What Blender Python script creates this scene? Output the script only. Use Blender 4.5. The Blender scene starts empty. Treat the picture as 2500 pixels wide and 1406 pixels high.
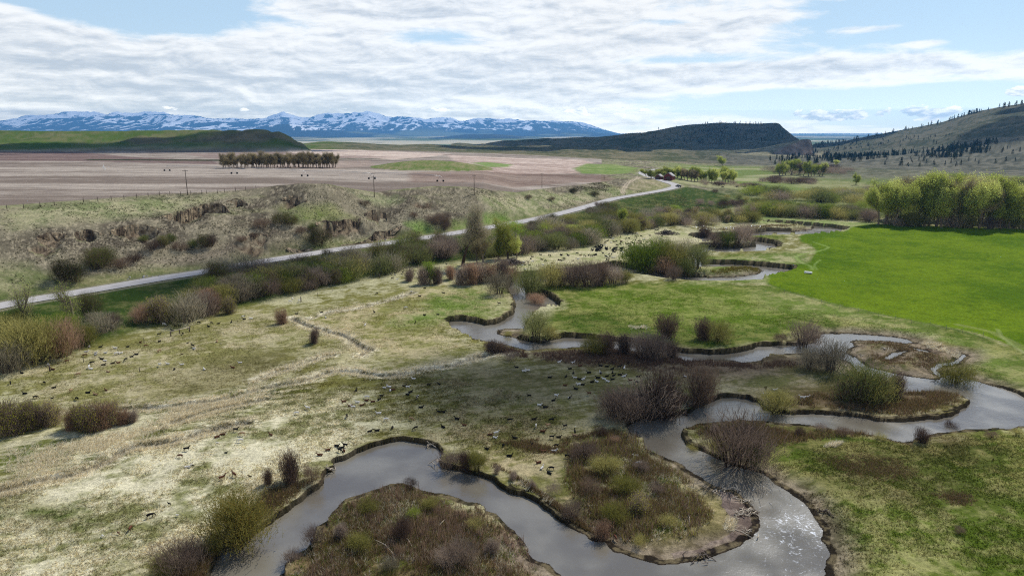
import bpy, math, random
import numpy as np
from mathutils import Vector, Matrix
S = bpy.context.scene
COL = S.collection
rnd = random.Random(7)
# ---------------- camera ----------------
CAMH = 50.0
F = 1667.0
PITCH = math.radians(12.87)
cam_d = bpy.data.cameras.new("camera"); cam = bpy.data.objects.new("camera", cam_d); COL.objects.link(cam)
cam_d.lens = 24.0; cam_d.sensor_width = 36.0; cam_d.clip_end = 200000.0; cam_d.clip_start = 0.5
cam.location = (0, 0, CAMH); cam.rotation_euler = (math.radians(90) - PITCH, 0, 0)
S.camera = cam
S.view_settings.view_transform = 'Standard'; S.view_settings.look = 'None'
S.view_settings.exposure = 0.0; S.view_settings.gamma = 1.0
S.cycles.max_bounces = 6; S.cycles.volume_bounces = 0; S.cycles.transparent_max_bounces = 12
S.cycles.use_adaptive_sampling = False; S.cycles.use_denoising = False; S.cycles.filter_width = 1.15; S.cycles.sample_clamp_indirect = 6.0; S.cycles.sample_clamp_direct = 12.0

def lin(r, g, b):
    return tuple(((c / 255.0) / 12.92 if c / 255.0 <= 0.04045 else ((c / 255.0 + 0.055) / 1.055) ** 2.4) for c in (r, g, b))
def L4(c): return (*lin(*c), 1.0)

# ---------------- node helpers ----------------
class V:
    def __init__(s, nt, sock): s.nt = nt; s.s = sock
    def _b(s, op, o, rev=False):
        n = s.nt.nodes.new('ShaderNodeMath'); n.operation = op
        a, b = (o, s) if rev else (s, o)
        for i, q in enumerate((a, b)):
            if isinstance(q, V): s.nt.links.new(q.s, n.inputs[i])
            elif q is not None: n.inputs[i].default_value = q
        return V(s.nt, n.outputs[0])
    def __add__(s, o): return s._b('ADD', o)
    __radd__ = __add__
    def __sub__(s, o): return s._b('SUBTRACT', o)
    def __rsub__(s, o): return s._b('SUBTRACT', o, True)
    def __mul__(s, o): return s._b('MULTIPLY', o)
    __rmul__ = __mul__
    def __truediv__(s, o): return s._b('DIVIDE', o)
    def __rtruediv__(s, o): return s._b('DIVIDE', o, True)
    def mx(s, o): return s._b('MAXIMUM', o)
    def mn(s, o): return s._b('MINIMUM', o)
    def pw(s, o): return s._b('POWER', o)
    def f(s, op): return s._b(op, None)
    def at2(s, o): return s._b('ARCTAN2', o)
    def ss(s, lo, hi, a=0.0, b=1.0):
        n = s.nt.nodes.new('ShaderNodeMapRange'); n.interpolation_type = 'SMOOTHSTEP'
        s.nt.links.new(s.s, n.inputs[0])
        for i, q in enumerate((lo, hi, a, b)): n.inputs[i + 1].default_value = q
        return V(s.nt, n.outputs[0])
def comb(nt, x, y, z):
    n = nt.nodes.new('ShaderNodeCombineXYZ')
    for i, q in enumerate((x, y, z)):
        if isinstance(q, V): nt.links.new(q.s, n.inputs[i])
        else: n.inputs[i].default_value = q
    return V(nt, n.outputs[0])
def noise(nt, vec, scale, detail=4, rough=0.55, dist=0.0, out=0):
    n = nt.nodes.new('ShaderNodeTexNoise'); n.inputs['Scale'].default_value = scale
    n.inputs['Detail'].default_value = detail; n.inputs['Roughness'].default_value = rough
    n.inputs['Distortion'].default_value = dist
    if vec is not None: nt.links.new(vec.s, n.inputs['Vector'])
    return V(nt, n.outputs[out])
def mix(nt, f, a, b, mode='MIX'):
    n = nt.nodes.new('ShaderNodeMix'); n.data_type = 'RGBA'; n.blend_type = mode
    for sock, q in ((n.inputs[0], f), (n.inputs[6], a), (n.inputs[7], b)):
        if isinstance(q, V): nt.links.new(q.s, sock)
        elif isinstance(q, tuple): sock.default_value = q if len(q) == 4 else (*q, 1)
        else: sock.default_value = q
    return V(nt, n.outputs[2])
def sep(nt, v):
    n = nt.nodes.new('ShaderNodeSeparateXYZ'); nt.links.new(v.s, n.inputs[0])
    return [V(nt, n.outputs[i]) for i in range(3)]
def new_mat(name):
    m = bpy.data.materials.new(name); m.use_nodes = True; nt = m.node_tree
    b = nt.nodes['Principled BSDF']; return m, nt, b

# ---------------- projection ----------------
cp, sp_ = math.cos(PITCH), math.sin(PITCH)
def ray(px, py):
    u = (px - 1250.0) / F; v = (703.0 - py) / F
    return u, cp + v * sp_, -sp_ + v * cp
def unz(px, py, z):
    dx, dy, dz = ray(px, py); t = (z - CAMH) / dz
    return dx * t, dy * t
def unY(px, py, Y):
    dx, dy, dz = ray(px, py); t = Y / dy
    return dx * t, Y, CAMH + dz * t

# ---------------- world: sky and clouds ----------------
HAZE_D, HAZE_TOP, HAZE_FAR = 4.8e-5, 950.0, 31000.0
HAZE_C = (.17, .50, 1.0)
HZK, HZMAX, HZS = HAZE_D * (HAZE_TOP - CAMH), HAZE_D * HAZE_FAR, (0.08, 0.21, 0.50)
SUN_AZ, SUN_EL = math.radians(38), math.radians(50)
W = bpy.data.worlds.new("World"); S.world = W; W.use_nodes = True
nt = W.node_tree; nt.nodes.clear()
sky = nt.nodes.new('ShaderNodeTexSky'); sky.sky_type = 'NISHITA'; sky.sun_disc = False
sky.sun_elevation = SUN_EL; sky.sun_rotation = SUN_AZ; sky.air_density = 1.0; sky.dust_density = 1.2; sky.ozone_density = 1.5; sky.altitude = 1500
tc = nt.nodes.new('ShaderNodeTexCoord'); D = V(nt, tc.outputs['Generated'])
x, y, z = sep(nt, D)
hz = (x * x + y * y).f('SQRT')
w = z / hz.mx(0.001)
az = x.at2(y)
zz = z.mx(0.0) + 0.035
P = comb(nt, x / zz, y / zz, 0.0)
n1 = noise(nt, P, 0.42, 9, 0.6, 0.35)
Q = comb(nt, az * 12.0, w * 30.0, 0.0)
n3 = noise(nt, Q, 1.9, 9, 0.58, 0.1)
n3u = noise(nt, comb(nt, az * 12.0 + 0.05, w * 30.0 + 0.13, 0.0), 1.9, 9, 0.58, 0.1)
Q2 = comb(nt, az * 7.0, w * 26.0, 2.0)
n4 = noise(nt, Q2, 1.7, 9, 0.63, 0.3)
n4u = noise(nt, comb(nt, az * 7.0 + 0.04, w * 26.0 + 0.16, 2.0), 1.7, 9, 0.63, 0.3)
def blob(px, py, rx, ry):
    dx, dy, dz = ray(px, py); h = math.hypot(dx, dy)
    a0 = math.atan2(dx, dy); w0 = dz / h
    sx = rx / F * (dy / h) ** 2 * 1.02; sy = ry / F * (dy / h)
    p = (az - a0) / sx; q = (w - w0) / sy
    return V(nt, _exp((p * p + q * q) * -1.0))
def _exp(v):
    n = v.nt.nodes.new('ShaderNodeMath'); n.operation = 'EXPONENT'; v.nt.links.new(v.s, n.inputs[0]); return n.outputs[0]
cov = n1 * 0.8 + n4 * 1.2 - 0.72
for (px, py, rx, ry, k) in [(390, 30, 230, 62, -1.0), (200, 15, 120, 30, -0.3), (1060, 92, 120, 20, -0.6), (2190, 55, 300, 62, -0.75), (2480, 60, 160, 90, -0.5),
                            (1700, 148, 200, 12, -0.45), (2050, 250, 420, 34, -1.2), (2400, 275, 260, 40, -0.7), (1650, 55, 130, 10, -0.3),
                            (1100, 30, 500, 55, 0.35), (1650, 90, 260, 26, 0.4), (500, 170, 900, 80, 0.5), (1700, 190, 900, 34, 0.5), (700, 270, 800, 40, 0.55),
                            (1840, 45, 110, 12, 0.5), (2110, 72, 120, 12, 0.55), (2260, 105, 90, 9, 0.45), (100, 120, 200, 60, 0.3)]:
    cov = cov + blob(px, py, rx, ry) * k
deck = cov.ss(-0.05, 0.34)
cum = n3 * 2.6 - 1.95
for (px, py, rx, ry, k) in [(2015, 290, 95, 24, 0.85), (2240, 278, 110, 22, 0.9), (1550, 275, 130, 26, 0.6), (1350, 268, 110, 18, 0.5), (2490, 225, 50, 20, 0.9),
                            (1760, 290, 130, 12, 0.55), (1990, 335, 60, 9, 0.6), (640, 276, 110, 18, 0.35), (450, 262, 200, 14, 0.3), (900, 266, 200, 12, 0.3), (1160, 266, 160, 14, 0.35)]:
    cum = cum + blob(px, py, rx, ry) * k
cumm = cum.ss(0.0, 0.10)
lit4 = (n4 - n4u) * 5.0; lit3 = (n3 - n3u) * 5.0
shade = (cov * 0.6 - lit4 * 0.45 + n1 * 0.5 + 0.0).ss(0.25, 1.15)
white = mix(nt, shade, (0.93, 0.95, 0.98), (0.52, 0.59, 0.69))
lowblue = w.ss(0.0, 0.16)
cumc = mix(nt, (lit3 * 0.7 + 0.42).ss(0.05, 0.75), (0.50, 0.59, 0.72), (0.97, 0.98, 1.0))
skyc = nt.nodes.new('ShaderNodeMix'); skyc.data_type = 'RGBA'; skyc.blend_type = 'MULTIPLY'; skyc.inputs[0].default_value = 1.0
nt.links.new(sky.outputs[0], skyc.inputs[6]); skyc.inputs[7].default_value = (0.10, 0.10, 0.10, 1)
base = mix(nt, 0.78, V(nt, skyc.outputs[2]), mix(nt, lowblue, (0.66, 0.80, 0.91), (0.52, 0.71, 0.90)))
c = mix(nt, deck, base, white)
c = mix(nt, cumm, c, cumc)
over = mix(nt, (n1 * 1.6 - .62).ss(.12, .4), (0.10, 0.20, 0.43), (0.30, 0.34, 0.42))
c = mix(nt, w.ss(0.22, 0.42), c, over)
# the air between (the haze box) dims and tints what lies behind it: the sky is bright enough to read through it
T = V(nt, _exp((HZK / w.mx(0.012)).mn(HZMAX) * -1.0))
c = comb(nt, *[((q - (1.0 - T) * k_) / T).mx(0.0) for q, k_ in zip(sep(nt, c), HZS)])
c = mix(nt, w.ss(-0.02, 0.0), (0.16, 0.15, 0.10), c)
bg = nt.nodes.new('ShaderNodeBackground'); bg.inputs['Strength'].default_value = 1.0
nt.links.new(c.s, bg.inputs['Color'])
wo = nt.nodes.new('ShaderNodeOutputWorld'); nt.links.new(bg.outputs[0], wo.inputs[0])

# ---------------- sun ----------------
sd = Vector((math.sin(SUN_AZ) * math.cos(SUN_EL), math.cos(SUN_AZ) * math.cos(SUN_EL), math.sin(SUN_EL)))
sl = bpy.data.lights.new("sun", 'SUN'); sl.energy = 4.5; sl.angle = math.radians(0.6); sl.color = (1.0, 0.965, 0.91)
so = bpy.data.objects.new("sun", sl); COL.objects.link(so); so.rotation_euler = sd.to_track_quat('Z', 'Y').to_euler(); so.location = (0, 0, 400)

# ---------------- numpy noise ----------------
def _h(ix, iy, seed):
    h = (ix.astype(np.int64) * 374761393 + iy.astype(np.int64) * 668265263 + seed * 1442695041) & 0xffffffff
    h = ((h ^ (h >> 13)) * 1274126177) & 0xffffffff
    return ((h ^ (h >> 16)) & 0xffffff).astype(np.float32) / 16777215.0
def vn(x, y, seed=0):
    fx = np.floor(x); fy = np.floor(y); tx = (x - fx).astype(np.float32); ty = (y - fy).astype(np.float32)
    tx = tx * tx * (3 - 2 * tx); ty = ty * ty * (3 - 2 * ty)
    a = _h(fx, fy, seed); b = _h(fx + 1, fy, seed); c_ = _h(fx, fy + 1, seed); d = _h(fx + 1, fy + 1, seed)
    return (a + (b - a) * tx) * (1 - ty) + (c_ + (d - c_) * tx) * ty
def fbm(x, y, o=4, seed=0, g=0.5):
    r = 0; amp = 1; tot = 0; cs, sn = 0.8, 0.6
    for i in range(o):
        r = r + amp * vn(x, y, seed + i); tot += amp; amp *= g
        x, y = (x * cs - y * sn) * 2.03 + 17.1, (x * sn + y * cs) * 2.03 - 5.3
    return r / tot
def rid(x, y, o=4, seed=0, g=0.5):
    r = 0; amp = 1; tot = 0; cs, sn = 0.8, 0.6
    for i in range(o):
        r = r + amp * (1 - np.abs(vn(x, y, seed + i) * 2 - 1)); tot += amp; amp *= g
        x, y = (x * cs - y * sn) * 2.07 + 3.1, (x * sn + y * cs) * 2.07 - 9.3
    return r / tot
def sst(v, lo, hi):
    t = np.clip((v - lo) / (hi - lo), 0, 1); return t * t * (3 - 2 * t)
def inside(poly, X, Y, out=None):
    """bool mask, poly in world coordinates"""
    P = np.asarray(poly, float); res = np.zeros(X.shape, bool)
    m = (X > P[:, 0].min()) & (X < P[:, 0].max()) & (Y > P[:, 1].min()) & (Y < P[:, 1].max())
    x = X[m]; y = Y[m]; r = np.zeros(x.shape, bool)
    for i in range(len(P)):
        x1, y1 = P[i - 1]; x2, y2 = P[i]
        if y1 == y2: continue
        c = ((y1 > y) != (y2 > y)) & (x < (x2 - x1) * (y - y1) / (y2 - y1) + x1)
        r ^= c
    res[m] = r
    return res
def dist_line(pts, X, Y, R, closed=False):
    """distance to a polyline (only right up to R) and the parameter of the nearest point"""
    P = np.asarray(pts, float); d = np.full(X.shape, R, np.float32); s = np.zeros(X.shape, np.float32)
    n = len(P)
    for i in range(n if closed else n - 1):
        x1, y1 = P[i][:2]; x2, y2 = P[(i + 1) % n][:2]
        m = (X > min(x1, x2) - R) & (X < max(x1, x2) + R) & (Y > min(y1, y2) - R) & (Y < max(y1, y2) + R)
        if not m.any(): continue
        x = X[m]; y = Y[m]; L = max((x2 - x1) ** 2 + (y2 - y1) ** 2, 1e-6)
        t = np.clip(((x - x1) * (x2 - x1) + (y - y1) * (y2 - y1)) / L, 0, 1)
        dd = np.hypot(x - x1 - t * (x2 - x1), y - y1 - t * (y2 - y1))
        dm = d[m]; sm = s[m]; k = dd < dm; dm[k] = dd[k]; sm[k] = (i + t)[k]; d[m] = dm; s[m] = sm
    return d, s
def densify(pts, n=6):
    """Catmull-Rom through points (any dimension)"""
    P = [np.array(p, float) for p in pts]; P = [2 * P[0] - P[1]] + P + [2 * P[-1] - P[-2]]; out = []
    for i in range(1, len(P) - 2):
        for k in range(n):
            t = k / n
            out.append(0.5 * ((2 * P[i]) + (-P[i - 1] + P[i + 1]) * t + (2 * P[i - 1] - 5 * P[i] + 4 * P[i + 1] - P[i + 2]) * t * t + (-P[i - 1] + 3 * P[i] - 3 * P[i + 1] + P[i + 2]) * t ** 3))
    out.append(P[-2]); return np.array(out)
# ---------------- terrain lines ----------------
def line(pts):
    r = []
    for px, py, z in pts:
        X, Y = unz(px, py, z); r.append((X / Y, Y, z))
    r.sort(); r = np.array(r); return r
def ridge(pts):
    r = []
    for px, py, Y in pts:
        X, Yy, z = unY(px, py, Y); r.append((X / Yy, Yy, z))
    r.sort(); return np.array(r)
ROADPX = [(-420, 838, 3.5), (-200, 790, 3.8), (0, 746, 4), (80, 731, 4), (150, 720, 4.2), (210, 710, 4.3), (400, 678, 4.6), (500, 663, 4.8), (600, 645, 5), (680, 632, 5.1), (750, 621, 5.2), (850, 605, 5.4),
          (980, 589, 5.6), (1140, 564, 6), (1230, 549, 6.3), (1310, 534, 6.5), (1380, 518, 6.8), (1440, 502, 7), (1500, 485, 7.2), (1560, 474.5, 7.5), (1610, 466, 7.8), (1640, 459.5, 8), (1651, 454.5, 8), (1646, 450, 8), (1633, 446, 8.2),
          (1620, 442, 8.6), (1600, 437, 9.2), (1583, 431, 10), (1570, 425, 10.6), (1570, 420, 11), (1580, 416.5, 11), (1600, 413.5, 11), (1622, 410.5, 11)]
_r = [(*unz(px, py, z), z) for px, py, z in ROADPX]
ROAD = densify(_r, 6)
T_ = line([(-400, 1010, .6), (0, 905, .6), (180, 862, .6), (400, 795, .6), (640, 742, .6), (850, 695, .6), (1000, 655, .6), (1130, 642, .6), (1300, 612, .6), (1450, 572, .6), (1560, 548, .6), (1700, 522, .6), (1800, 507, .6), (1900, 490, .6), (2100, 480, .6), (2500, 490, .6)])
R_ = line([(px, py + 2, z) for px, py, z in ROADPX[:22]] + [(1700, 463, 6), (1760, 476, 3.6), (1830, 488, .9), (1900, 480, .8), (2100, 470, .8), (2500, 480, .8)])
C_ = line([(-400, 530, 24), (0, 507, 24), (100, 499, 24.3), (200, 490, 24.5), (300, 481, 24.8), (400, 473, 25), (500, 469, 25), (600, 462, 25.5), (680, 451, 27), (740, 446, 28), (800, 448, 27.5), (860, 459, 25), (920, 471, 22), (950, 466, 22),
           (1000, 459, 23), (1060, 453, 23.5), (1150, 456, 22), (1200, 466, 19), (1260, 472, 16), (1330, 462, 15.3), (1420, 452, 13.5), (1480, 445, 12.3), (1530, 434, 12.5), (1580, 422, 12), (1640, 425, 10), (1700, 430, 6), (1800, 435, 3), (1900, 440, 1.5), (2100, 445, 1.2), (2500, 455, 1.2)])
H_ = line([(-400, 372, 22), (0, 371, 22), (740, 364, 22), (1000, 368, 20), (1250, 376, 17), (1500, 390, 12), (1600, 394, 9), (1700, 399, 5), (1900, 404, 3), (2100, 410, 3), (2300, 420, 4), (2500, 430, 5), (2900, 440, 6)])

NA = 1300
aa = np.concatenate([-np.geomspace(6, 1.16, 30)[:-1], np.linspace(-1.15, 1.15, NA), np.geomspace(1.16, 6, 30)[1:]])
pyr = np.linspace(1560, 389, 820)
yn = np.array([unz(1250, p, 0)[1] for p in pyr])
ys = [v for v in np.arange(20, 60, .8) if v < yn[0] - .5] + list(yn)
while ys[-1] < 5200: ys.append(ys[-1] * 1.0042)
while ys[-1] < 46000: ys.append(ys[-1] * 1.012)
yy = np.array(ys)
A, Yg = np.meshgrid(aa, yy, indexing='ij')
Xg = A * Yg
def itp(L, col): return np.interp(aa, L[:, 0], L[:, col])[:, None]
kY = [np.zeros((len(aa), 1)), itp(T_, 1), itp(R_, 1), itp(R_, 1)]; kz = [np.zeros((len(aa), 1)), itp(T_, 2), itp(R_, 2), itp(R_, 2) + 0.6]
kY[3] = np.maximum(kY[2] + 6, kY[2] * 1.02)
YC = itp(C_, 1); zC = itp(C_, 2); YC = np.maximum(YC, kY[3] + 12)
for t, s in ((0.25, 0.30), (0.55, 0.66), (0.8, 0.90)):
    kY.append(kY[3] + (YC - kY[3]) * t); kz.append(kz[3] + (zC - kz[3]) * s)
kY.append(YC); kz.append(zC)
benchz = np.interp(aa, [-0.8, -0.35, 0, 0.1, 0.2, 0.3], [23.4, 22.5, 19, 14, 11, 1.5])[:, None]
kY.append(YC + 22); kz.append(np.minimum(zC - 0.7, benchz))
YH = np.maximum(itp(H_, 1), YC + 60); kY.append(YH); kz.append(itp(H_, 2))
for Yv, zl, zr in ((1700, 4, -12), (2600, -28, -24), (5200, -60, -40), (50000, -60, -60)):
    kY.append(np.maximum(np.full((len(aa), 1), float(Yv)), kY[-1] + 100)); kz.append(np.interp(aa, [-0.3, 0.25, 0.5], [zl, zl, zr])[:, None])
Z = np.zeros(Xg.shape, np.float32)
for k in range(len(kY) - 1):
    m = (Yg >= kY[k]) & (Yg < kY[k + 1])
    t = (Yg - kY[k]) / np.maximum(kY[k + 1] - kY[k], 1e-3)
    v = kz[k] + (kz[k + 1] - kz[k]) * t
    Z[m] = v[m]
# masks
bl = sst(Yg, kY[2] + 3, kY[3] + 12) * (1 - sst(Yg, YC - 10, YC + 5)) * sst(zC, 3, 14)         # on the bluff face
top = sst(Yg, YC - 12, YC + 5) * (1 - sst(Yg, YC + 10, YC + 40)) * sst(zC, 6, 14)
gul = rid(Xg / 34, Yg / 34, 3, 5)
big = fbm(Xg / 55, Yg / 55, 2, 15)
Z += bl * (big - .5) * 6.0 + bl * (gul - 0.72) * 1.3 + (bl + top * 0.3) * (fbm(Xg / 5, Yg / 5, 3, 9) - 0.5) * .5
# lower shelf between the toe and road
sh = sst(Yg, kY[1] + 4, kY[1] + 20) * (1 - sst(Yg, kY[2] - 14, kY[2] - 4))
Z += sh * (fbm(Xg / 22, Yg / 22, 3, 31) - 0.5) * 3.0
# rock ledges: (px range line, drop)
def zgrid(X, Y):
    ai = np.interp(X / Y, aa, np.arange(len(aa))); yi = np.interp(Y, yy, np.arange(len(yy)))
    i0 = np.clip(ai.astype(int), 0, len(aa) - 2); j0 = np.clip(yi.astype(int), 0, len(yy) - 2); fx = ai - i0; fy = yi - j0
    return (Z[i0, j0] * (1 - fx) + Z[i0 + 1, j0] * fx) * (1 - fy) + (Z[i0, j0 + 1] * (1 - fx) + Z[i0 + 1, j0 + 1] * fx) * fy
_ts = np.geomspace(55, 6000, 2600)
def hit(px, py):
    """point of the terrain seen at a pixel"""
    dx, dy, dz = ray(px, py)
    Yv = _ts; Xv = Yv * dx / dy; zv = CAMH + Yv * dz / dy
    zt = zgrid(Xv, Yv); b = np.nonzero(zv < zt)[0]
    if len(b) == 0 or b[0] == 0: return None
    j = b[0]; d0 = zv[j - 1] - zt[j - 1]; d1 = zt[j] - zv[j]; t = d0 / max(d0 + d1, 1e-6)
    Y = Yv[j - 1] + (Yv[j] - Yv[j - 1]) * t
    return np.array([Y * dx / dy, Y, zgrid(np.array([Y * dx / dy]), np.array([Y]))[0]])
def wpoly(pts):
    r = [hit(px, py) for px, py in pts]; return [(p[0], p[1]) for p in r if p is not None]
rock = np.zeros_like(Z)
LEDGES = [([(180, 572), (205, 566), (225, 568), (245, 575)], 3.2), ([(268, 568), (300, 556), (340, 552), (375, 560), (395, 566)], 3.4), ([(90, 580), (120, 573), (160, 576)], 1.6),
          ([(395, 530), (430, 520), (470, 508), (500, 500), (540, 502), (560, 520)], 4.0), ([(555, 492), (580, 489), (605, 500)], 3.0),
          ([(690, 485), (720, 482), (750, 492)], 1.6), ([(770, 548), (810, 546), (850, 540), (880, 536)], 3.4), ([(890, 522), (920, 516), (940, 522), (945, 535)], 3.2),
          ([(830, 588), (880, 580), (930, 566), (980, 556)], 2.2), ([(600, 580), (640, 577), (660, 580)], 1.6), ([(700, 600), (740, 598), (760, 600)], 1.8), ([(560, 600), (620, 596), (650, 600)], 1.0), ([(1000, 498), (1030, 494), (1060, 496)], 1.2),
          ([(60, 610), (100, 600), (150, 606)], 1.2), ([(1700, 508), (1730, 503)], 1.0)]
LW = []
for pts, dr in LEDGES:
    P = np.array([hit(*p) for p in pts]); LW.append((densify(P[:, :2], 5), dr))
for P, dr in LW:
    jx = (fbm(Xg / 3.5, Yg / 3.5, 3, 44) - 0.5) * 6.0
    d, s = dist_line(P, Xg, Yg + jx, 16.0)
    m = d < 16
    # downhill side is nearer to the camera
    j = np.interp(Xg[m], *zip(*sorted([(p[0], p[1]) for p in P])))
    side = (Yg + jx)[m] - j
    n = len(P) - 1; edge = np.clip(np.minimum(s[m], n - s[m]) / 2.5, 0, 1)
    down = np.where(side < 0, 1.0, 0.0) * (1 - sst(d[m], 1.5, 15)) * np.clip(-side / 0.8, 0, 1)
    colm = 0.6 + 0.8 * fbm(Xg[m] / 4.0, Yg[m] / 9, 3, 77)
    Z[m] -= dr * down * edge * colm
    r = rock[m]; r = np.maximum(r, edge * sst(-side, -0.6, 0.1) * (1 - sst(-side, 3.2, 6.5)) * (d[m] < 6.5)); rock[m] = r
# valley floor undulation
vf = 1 - sst(Yg, kY[1] - 10, kY[1] + 5)
vf = np.where(Yg > 600, 0, vf)
Z += vf * ((fbm(Xg / 30, Yg / 30, 2, 3) - 0.5) * 0.5 + (fbm(Xg / 2.2, Yg / 2.2, 2, 4) - 0.5) * 0.28)

Z += vf * (0.55 * sst(Yg, 160, 270) - 0.3 * (1 - sst(Yg, 108, 150)))
# hills
BASE0 = Z.copy()
hillw = np.zeros_like(Z)
def layer(pts, foot, ampl, seed, p=1.15, sc=120.0, back=0.8, gully=0.0):
    global Z, hillw
    r = ridge(pts); Yr = np.interp(aa, r[:, 0], r[:, 1])[:, None]; zr = np.interp(aa, r[:, 0], r[:, 2], left=-80, right=-80)[:, None]
    fr = np.array(sorted([(unY(px, 400, Yf)[0] / Yf, Yf) for px, Yf in foot])); Yf = np.interp(aa, fr[:, 0], fr[:, 1])[:, None]
    t = (Yg - Yf) / (Yr - Yf); tb = (Yg - Yr) / ((Yr - Yf) * back)
    prof = np.where(t < 1, np.clip(t, 0, 1) ** p, 1 - sst(tb, 0, 1))
    h = zr - BASE0
    nz = (fbm(Xg / sc, Yg / sc, 5, seed) - 0.5) * ampl * np.clip(prof * 1.6, 0, 1) * (1 - 0.8 * sst(prof, 0.93, 1.0))
    nz += gully * (rid(Xg / (sc * .8) + Yg / (sc * 3), Yg / (sc * 2.2), 3, seed + 9) - .6) * np.clip(prof * (1 - prof) * 4, 0, 1)
    zz_ = BASE0 + h * prof + nz
    m = (t > 0) & (tb < 1) & (h > 0.5) & (zz_ > Z)
    Z = np.where(m, zz_, Z); hillw = np.where(m, np.clip(prof * 3, 0, 1), hillw)
layer([(-2600, 400, 1350), (-1400, 352, 1350), (-700, 335, 1350), (-300, 326, 1350), (0, 318, 1320), (100, 321, 1320), (200, 320, 1300), (300, 319, 1280), (400, 318, 1250), (480, 318, 1200), (520, 317, 1170), (560, 318, 1150), (600, 316, 1130), (650, 315, 1120), (680, 320, 1110), (710, 333, 1100), (735, 347, 1090), (750, 358, 1080), (765, 372, 1080)],
      [(-2600, 960), (-700, 960), (0, 960), (300, 985), (740, 1000)], 12, 21, 1.0, 110, gully=10)
layer([(690, 385, 1900), (740, 351, 1900), (800, 346, 1900), (860, 348, 1850), (920, 352, 1800), (980, 354, 1750), (1040, 352, 1800), (1100, 356, 1800), (1160, 360, 1700), (1250, 362, 1800), (1330, 360, 1900), (1500, 358, 2000)],
      [(700, 1150), (1500, 1150)], 8, 25, 1.0, 110)
layer([(1100, 362, 3000), (1200, 352, 3100), (1250, 348, 3150), (1300, 345, 3200), (1350, 342, 3200), (1400, 338, 3200), (1450, 337, 3200), (1500, 331, 3200), (1540, 325, 3200), (1570, 324, 3200), (1600, 319, 3200), (1640, 311, 3200), (1680, 305, 3200), (1720, 302, 3150), (1760, 299, 3100), (1800, 301, 3050), (1850, 302, 3000), (1895, 300, 2950), (1903, 302, 2950), (1912, 312, 2900), (1925, 322, 2900), (1938, 333, 2900), (1950, 340, 2900), (1960, 352, 2900)],
      [(1100, 1700), (1500, 1700), (1950, 1900)], 40, 28, 1.1, 300, gully=60)
layer([(1180, 372, 1500), (1260, 364, 1600), (1340, 366, 1600), (1420, 361, 1700), (1480, 363, 1700), (1560, 372, 1650), (1620, 366, 1700), (1700, 370, 1650), (1760, 372, 1600), (1830, 381, 1600), (1900, 395, 1550)],
      [(1180, 1080), (1900, 1150)], 16, 35, 0.9, 150, gully=14)
layer([(1480, 395, 1250), (1560, 386, 1300), (1640, 384, 1300), (1700, 388, 1280), (1760, 393, 1250), (1800, 400, 1200)], [(1480, 960), (1800, 1000)], 5, 37, 0.8, 60)
layer([(1780, 386, 1850), (1830, 368, 1850), (1870, 360, 1850), (1900, 353, 1850), (1930, 347, 1830), (1955, 341, 1810), (1972, 339.5, 1800), (1979, 342, 1800), (1983, 352, 1800), (1987, 370, 1800), (1992, 392, 1800)],
      [(1780, 1500), (1860, 1620), (1890, 1735), (1990, 1745)], 3, 39, 0.75, 40, back=1.5)
layer([(1960, 372, 2700), (1990, 352, 2600), (2020, 350, 2500), (2060, 345, 2450), (2100, 337, 2400), (2150, 328, 2350), (2200, 318, 2300), (2250, 309, 2250), (2300, 299, 2200), (2340, 286, 2150), (2370, 276, 2100), (2400, 269, 2050), (2440, 261, 2000), (2500, 252, 1950), (2700, 225, 1850), (3100, 200, 1800), (3600, 205, 1800), (4300, 250, 1800), (5200, 310, 1800), (6500, 380, 1800)],
      [(1960, 1300), (2100, 1080), (2300, 960), (2500, 860), (3100, 800), (6500, 900)], 22, 41, 1.25, 170, gully=24)
# small green mound on the bench
mx, my = hit(1035, 417)[:2]; mx2, my2, _ = unY(1035, 400, my + 60)
dm = np.hypot((Xg - mx) / 52, (Yg - my - 60) / 62); Z += 5.6 * np.clip(1 - dm ** 2, 0, 1) ** 1.1
mound = np.clip(1.08 - dm, 0, 1) > 0.06
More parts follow.
